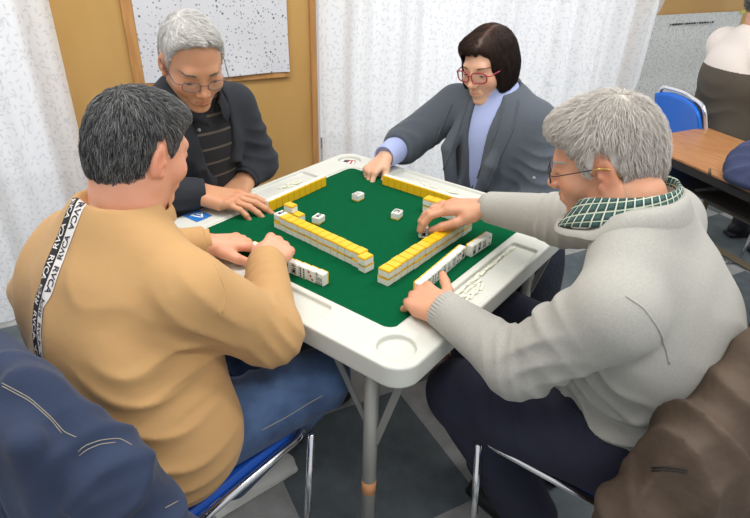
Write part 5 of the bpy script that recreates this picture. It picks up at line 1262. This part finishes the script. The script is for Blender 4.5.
for v in (.16, 1.4):
    for u in (.06, .40):
        V, F = tube([dp(u, v, .66), dp(u, v, .02)], .015, 4); put('leg', V, F, 'bronze_metal', dk, smooth=False)
        V, F = tube([dp(u, v, .50), dp(u, v + (.30 if v < 1 else -.3), .655)], .010, 4); put('brace', V, F, 'black_metal', dk, smooth=False)
    V, F = tube([dp(.06, v, .12), dp(.40, v, .12)], .012, 4); put('cross_bar', V, F, 'bronze_metal', dk, smooth=False)
V, F = tube([dp(.06, .16, .42), dp(.06, 1.4, .42)], .014, 4); put('side_rail', V, F, 'bronze_metal', dk, smooth=False)
V, F = tube([dp(.40, .16, .42), dp(.40, 1.4, .42)], .014, 4); put('side_rail', V, F, 'bronze_metal', dk, smooth=False)
V, F = cat_([dbox(.03, .43, .05, 1.55, .585, .592)]); put('shelf', V, F, 'black_metal', dk, smooth=False)
# another chair's runner on the floor beyond the desk
# fleece on the desk
g = Grid((1.10, -.62, .66), (1.72, .10, .98), .006)
for c, r in (((1.43, -0.25, 0.75), (.12, .15, .06)), ((1.48, -0.17, 0.765), (.09, .09, .065)), ((1.4, -0.39, 0.77), (.12, .14, .08)), ((1.39, -0.23, 0.725), (.10, .10, .035)), ((1.5, -0.3, 0.8), (.09, .12, .07))): g.add(Ell(c, r), .03)
for f in [((1.4, -.2, .78), .2, (1, .4, .3), .06, .010, 1), ((1.4, -.35, .8), .2, (.3, 1, .5), .07, .010, 2)]: g.fold(*f)
g.cut((1.4, -.25, .7015), (0, 0, -1), .6, .002); V, F = g.mesh(); V = relax(V, F, 1); o = put('fleece_jacket', V, F, 'navy_fleece', None, origin=(1.4, -.25, .702)); tag(o, 'navy fleece jacket heaped on the wooden desk', 'jacket')
V, F = tube([(1.30, -.115, .735), (1.295, -.125, .712)], [.004, .006], 8); put('zip_pull', V, F, 'bronze_metal', o)

# ------------------------------------------------------------------ light and camera
def area(name, loc, size, power, rot=(0, 0, 0), col=(1, 1, 1)):
    l = bpy.data.lights.new(name, 'AREA'); l.shape = 'RECTANGLE'; l.size, l.size_y = size; l.energy = power; l.color = col
    o = bpy.data.objects.new(name, l); COL.objects.link(o); o.location = loc; o.rotation_euler = rot; return o
area('ceiling_light', (-.6, .1, 2.5), (1.2, .3), 24, (0, 0, 0), (1, .97, .92)); area('ceiling_light', (1.2, -.3, 2.5), (1.2, .3), 24, (0, 0, 0), (1, .97, .92)); area('ceiling_light', (0, -1.6, 2.5), (1.2, .3), 20, (0, 0, 0), (1, .97, .92))
area('daylight', (-1.5, 1.9, 1.4), (1.6, 2.2), 17, (PI / 2, 0, PI), (.96, .98, 1)); area('daylight', (1.35, 1.9, 1.4), (2.1, 2.2), 22, (PI / 2, 0, PI), (.96, .98, 1))
w = bpy.data.worlds.new('World'); SC.world = w; w.use_nodes = True; bg = w.node_tree.nodes['Background']; bg.inputs[0].default_value = (.93, .96, 1, 1); bg.inputs[1].default_value = .80
cd_ = bpy.data.cameras.new('Camera'); cam = bpy.data.objects.new('Camera', cd_); COL.objects.link(cam); SC.camera = cam
cd_.sensor_width = 36; cd_.lens = CF / 750 * 36; cd_.clip_start = .05
fwd, rt, up = RW @ CD, RW @ CR, RW @ CU
mw = Matrix([list(q) for q in np.stack([rt, up, -fwd], 1)]).to_4x4(); mw.translation = Vector(W(CAMT)); cam.matrix_world = mw
vs = SC.view_settings; vs.view_transform = 'Standard'; vs.look = 'None'; vs.exposure = -.14; vs.gamma = 1; vs.use_curve_mapping = False
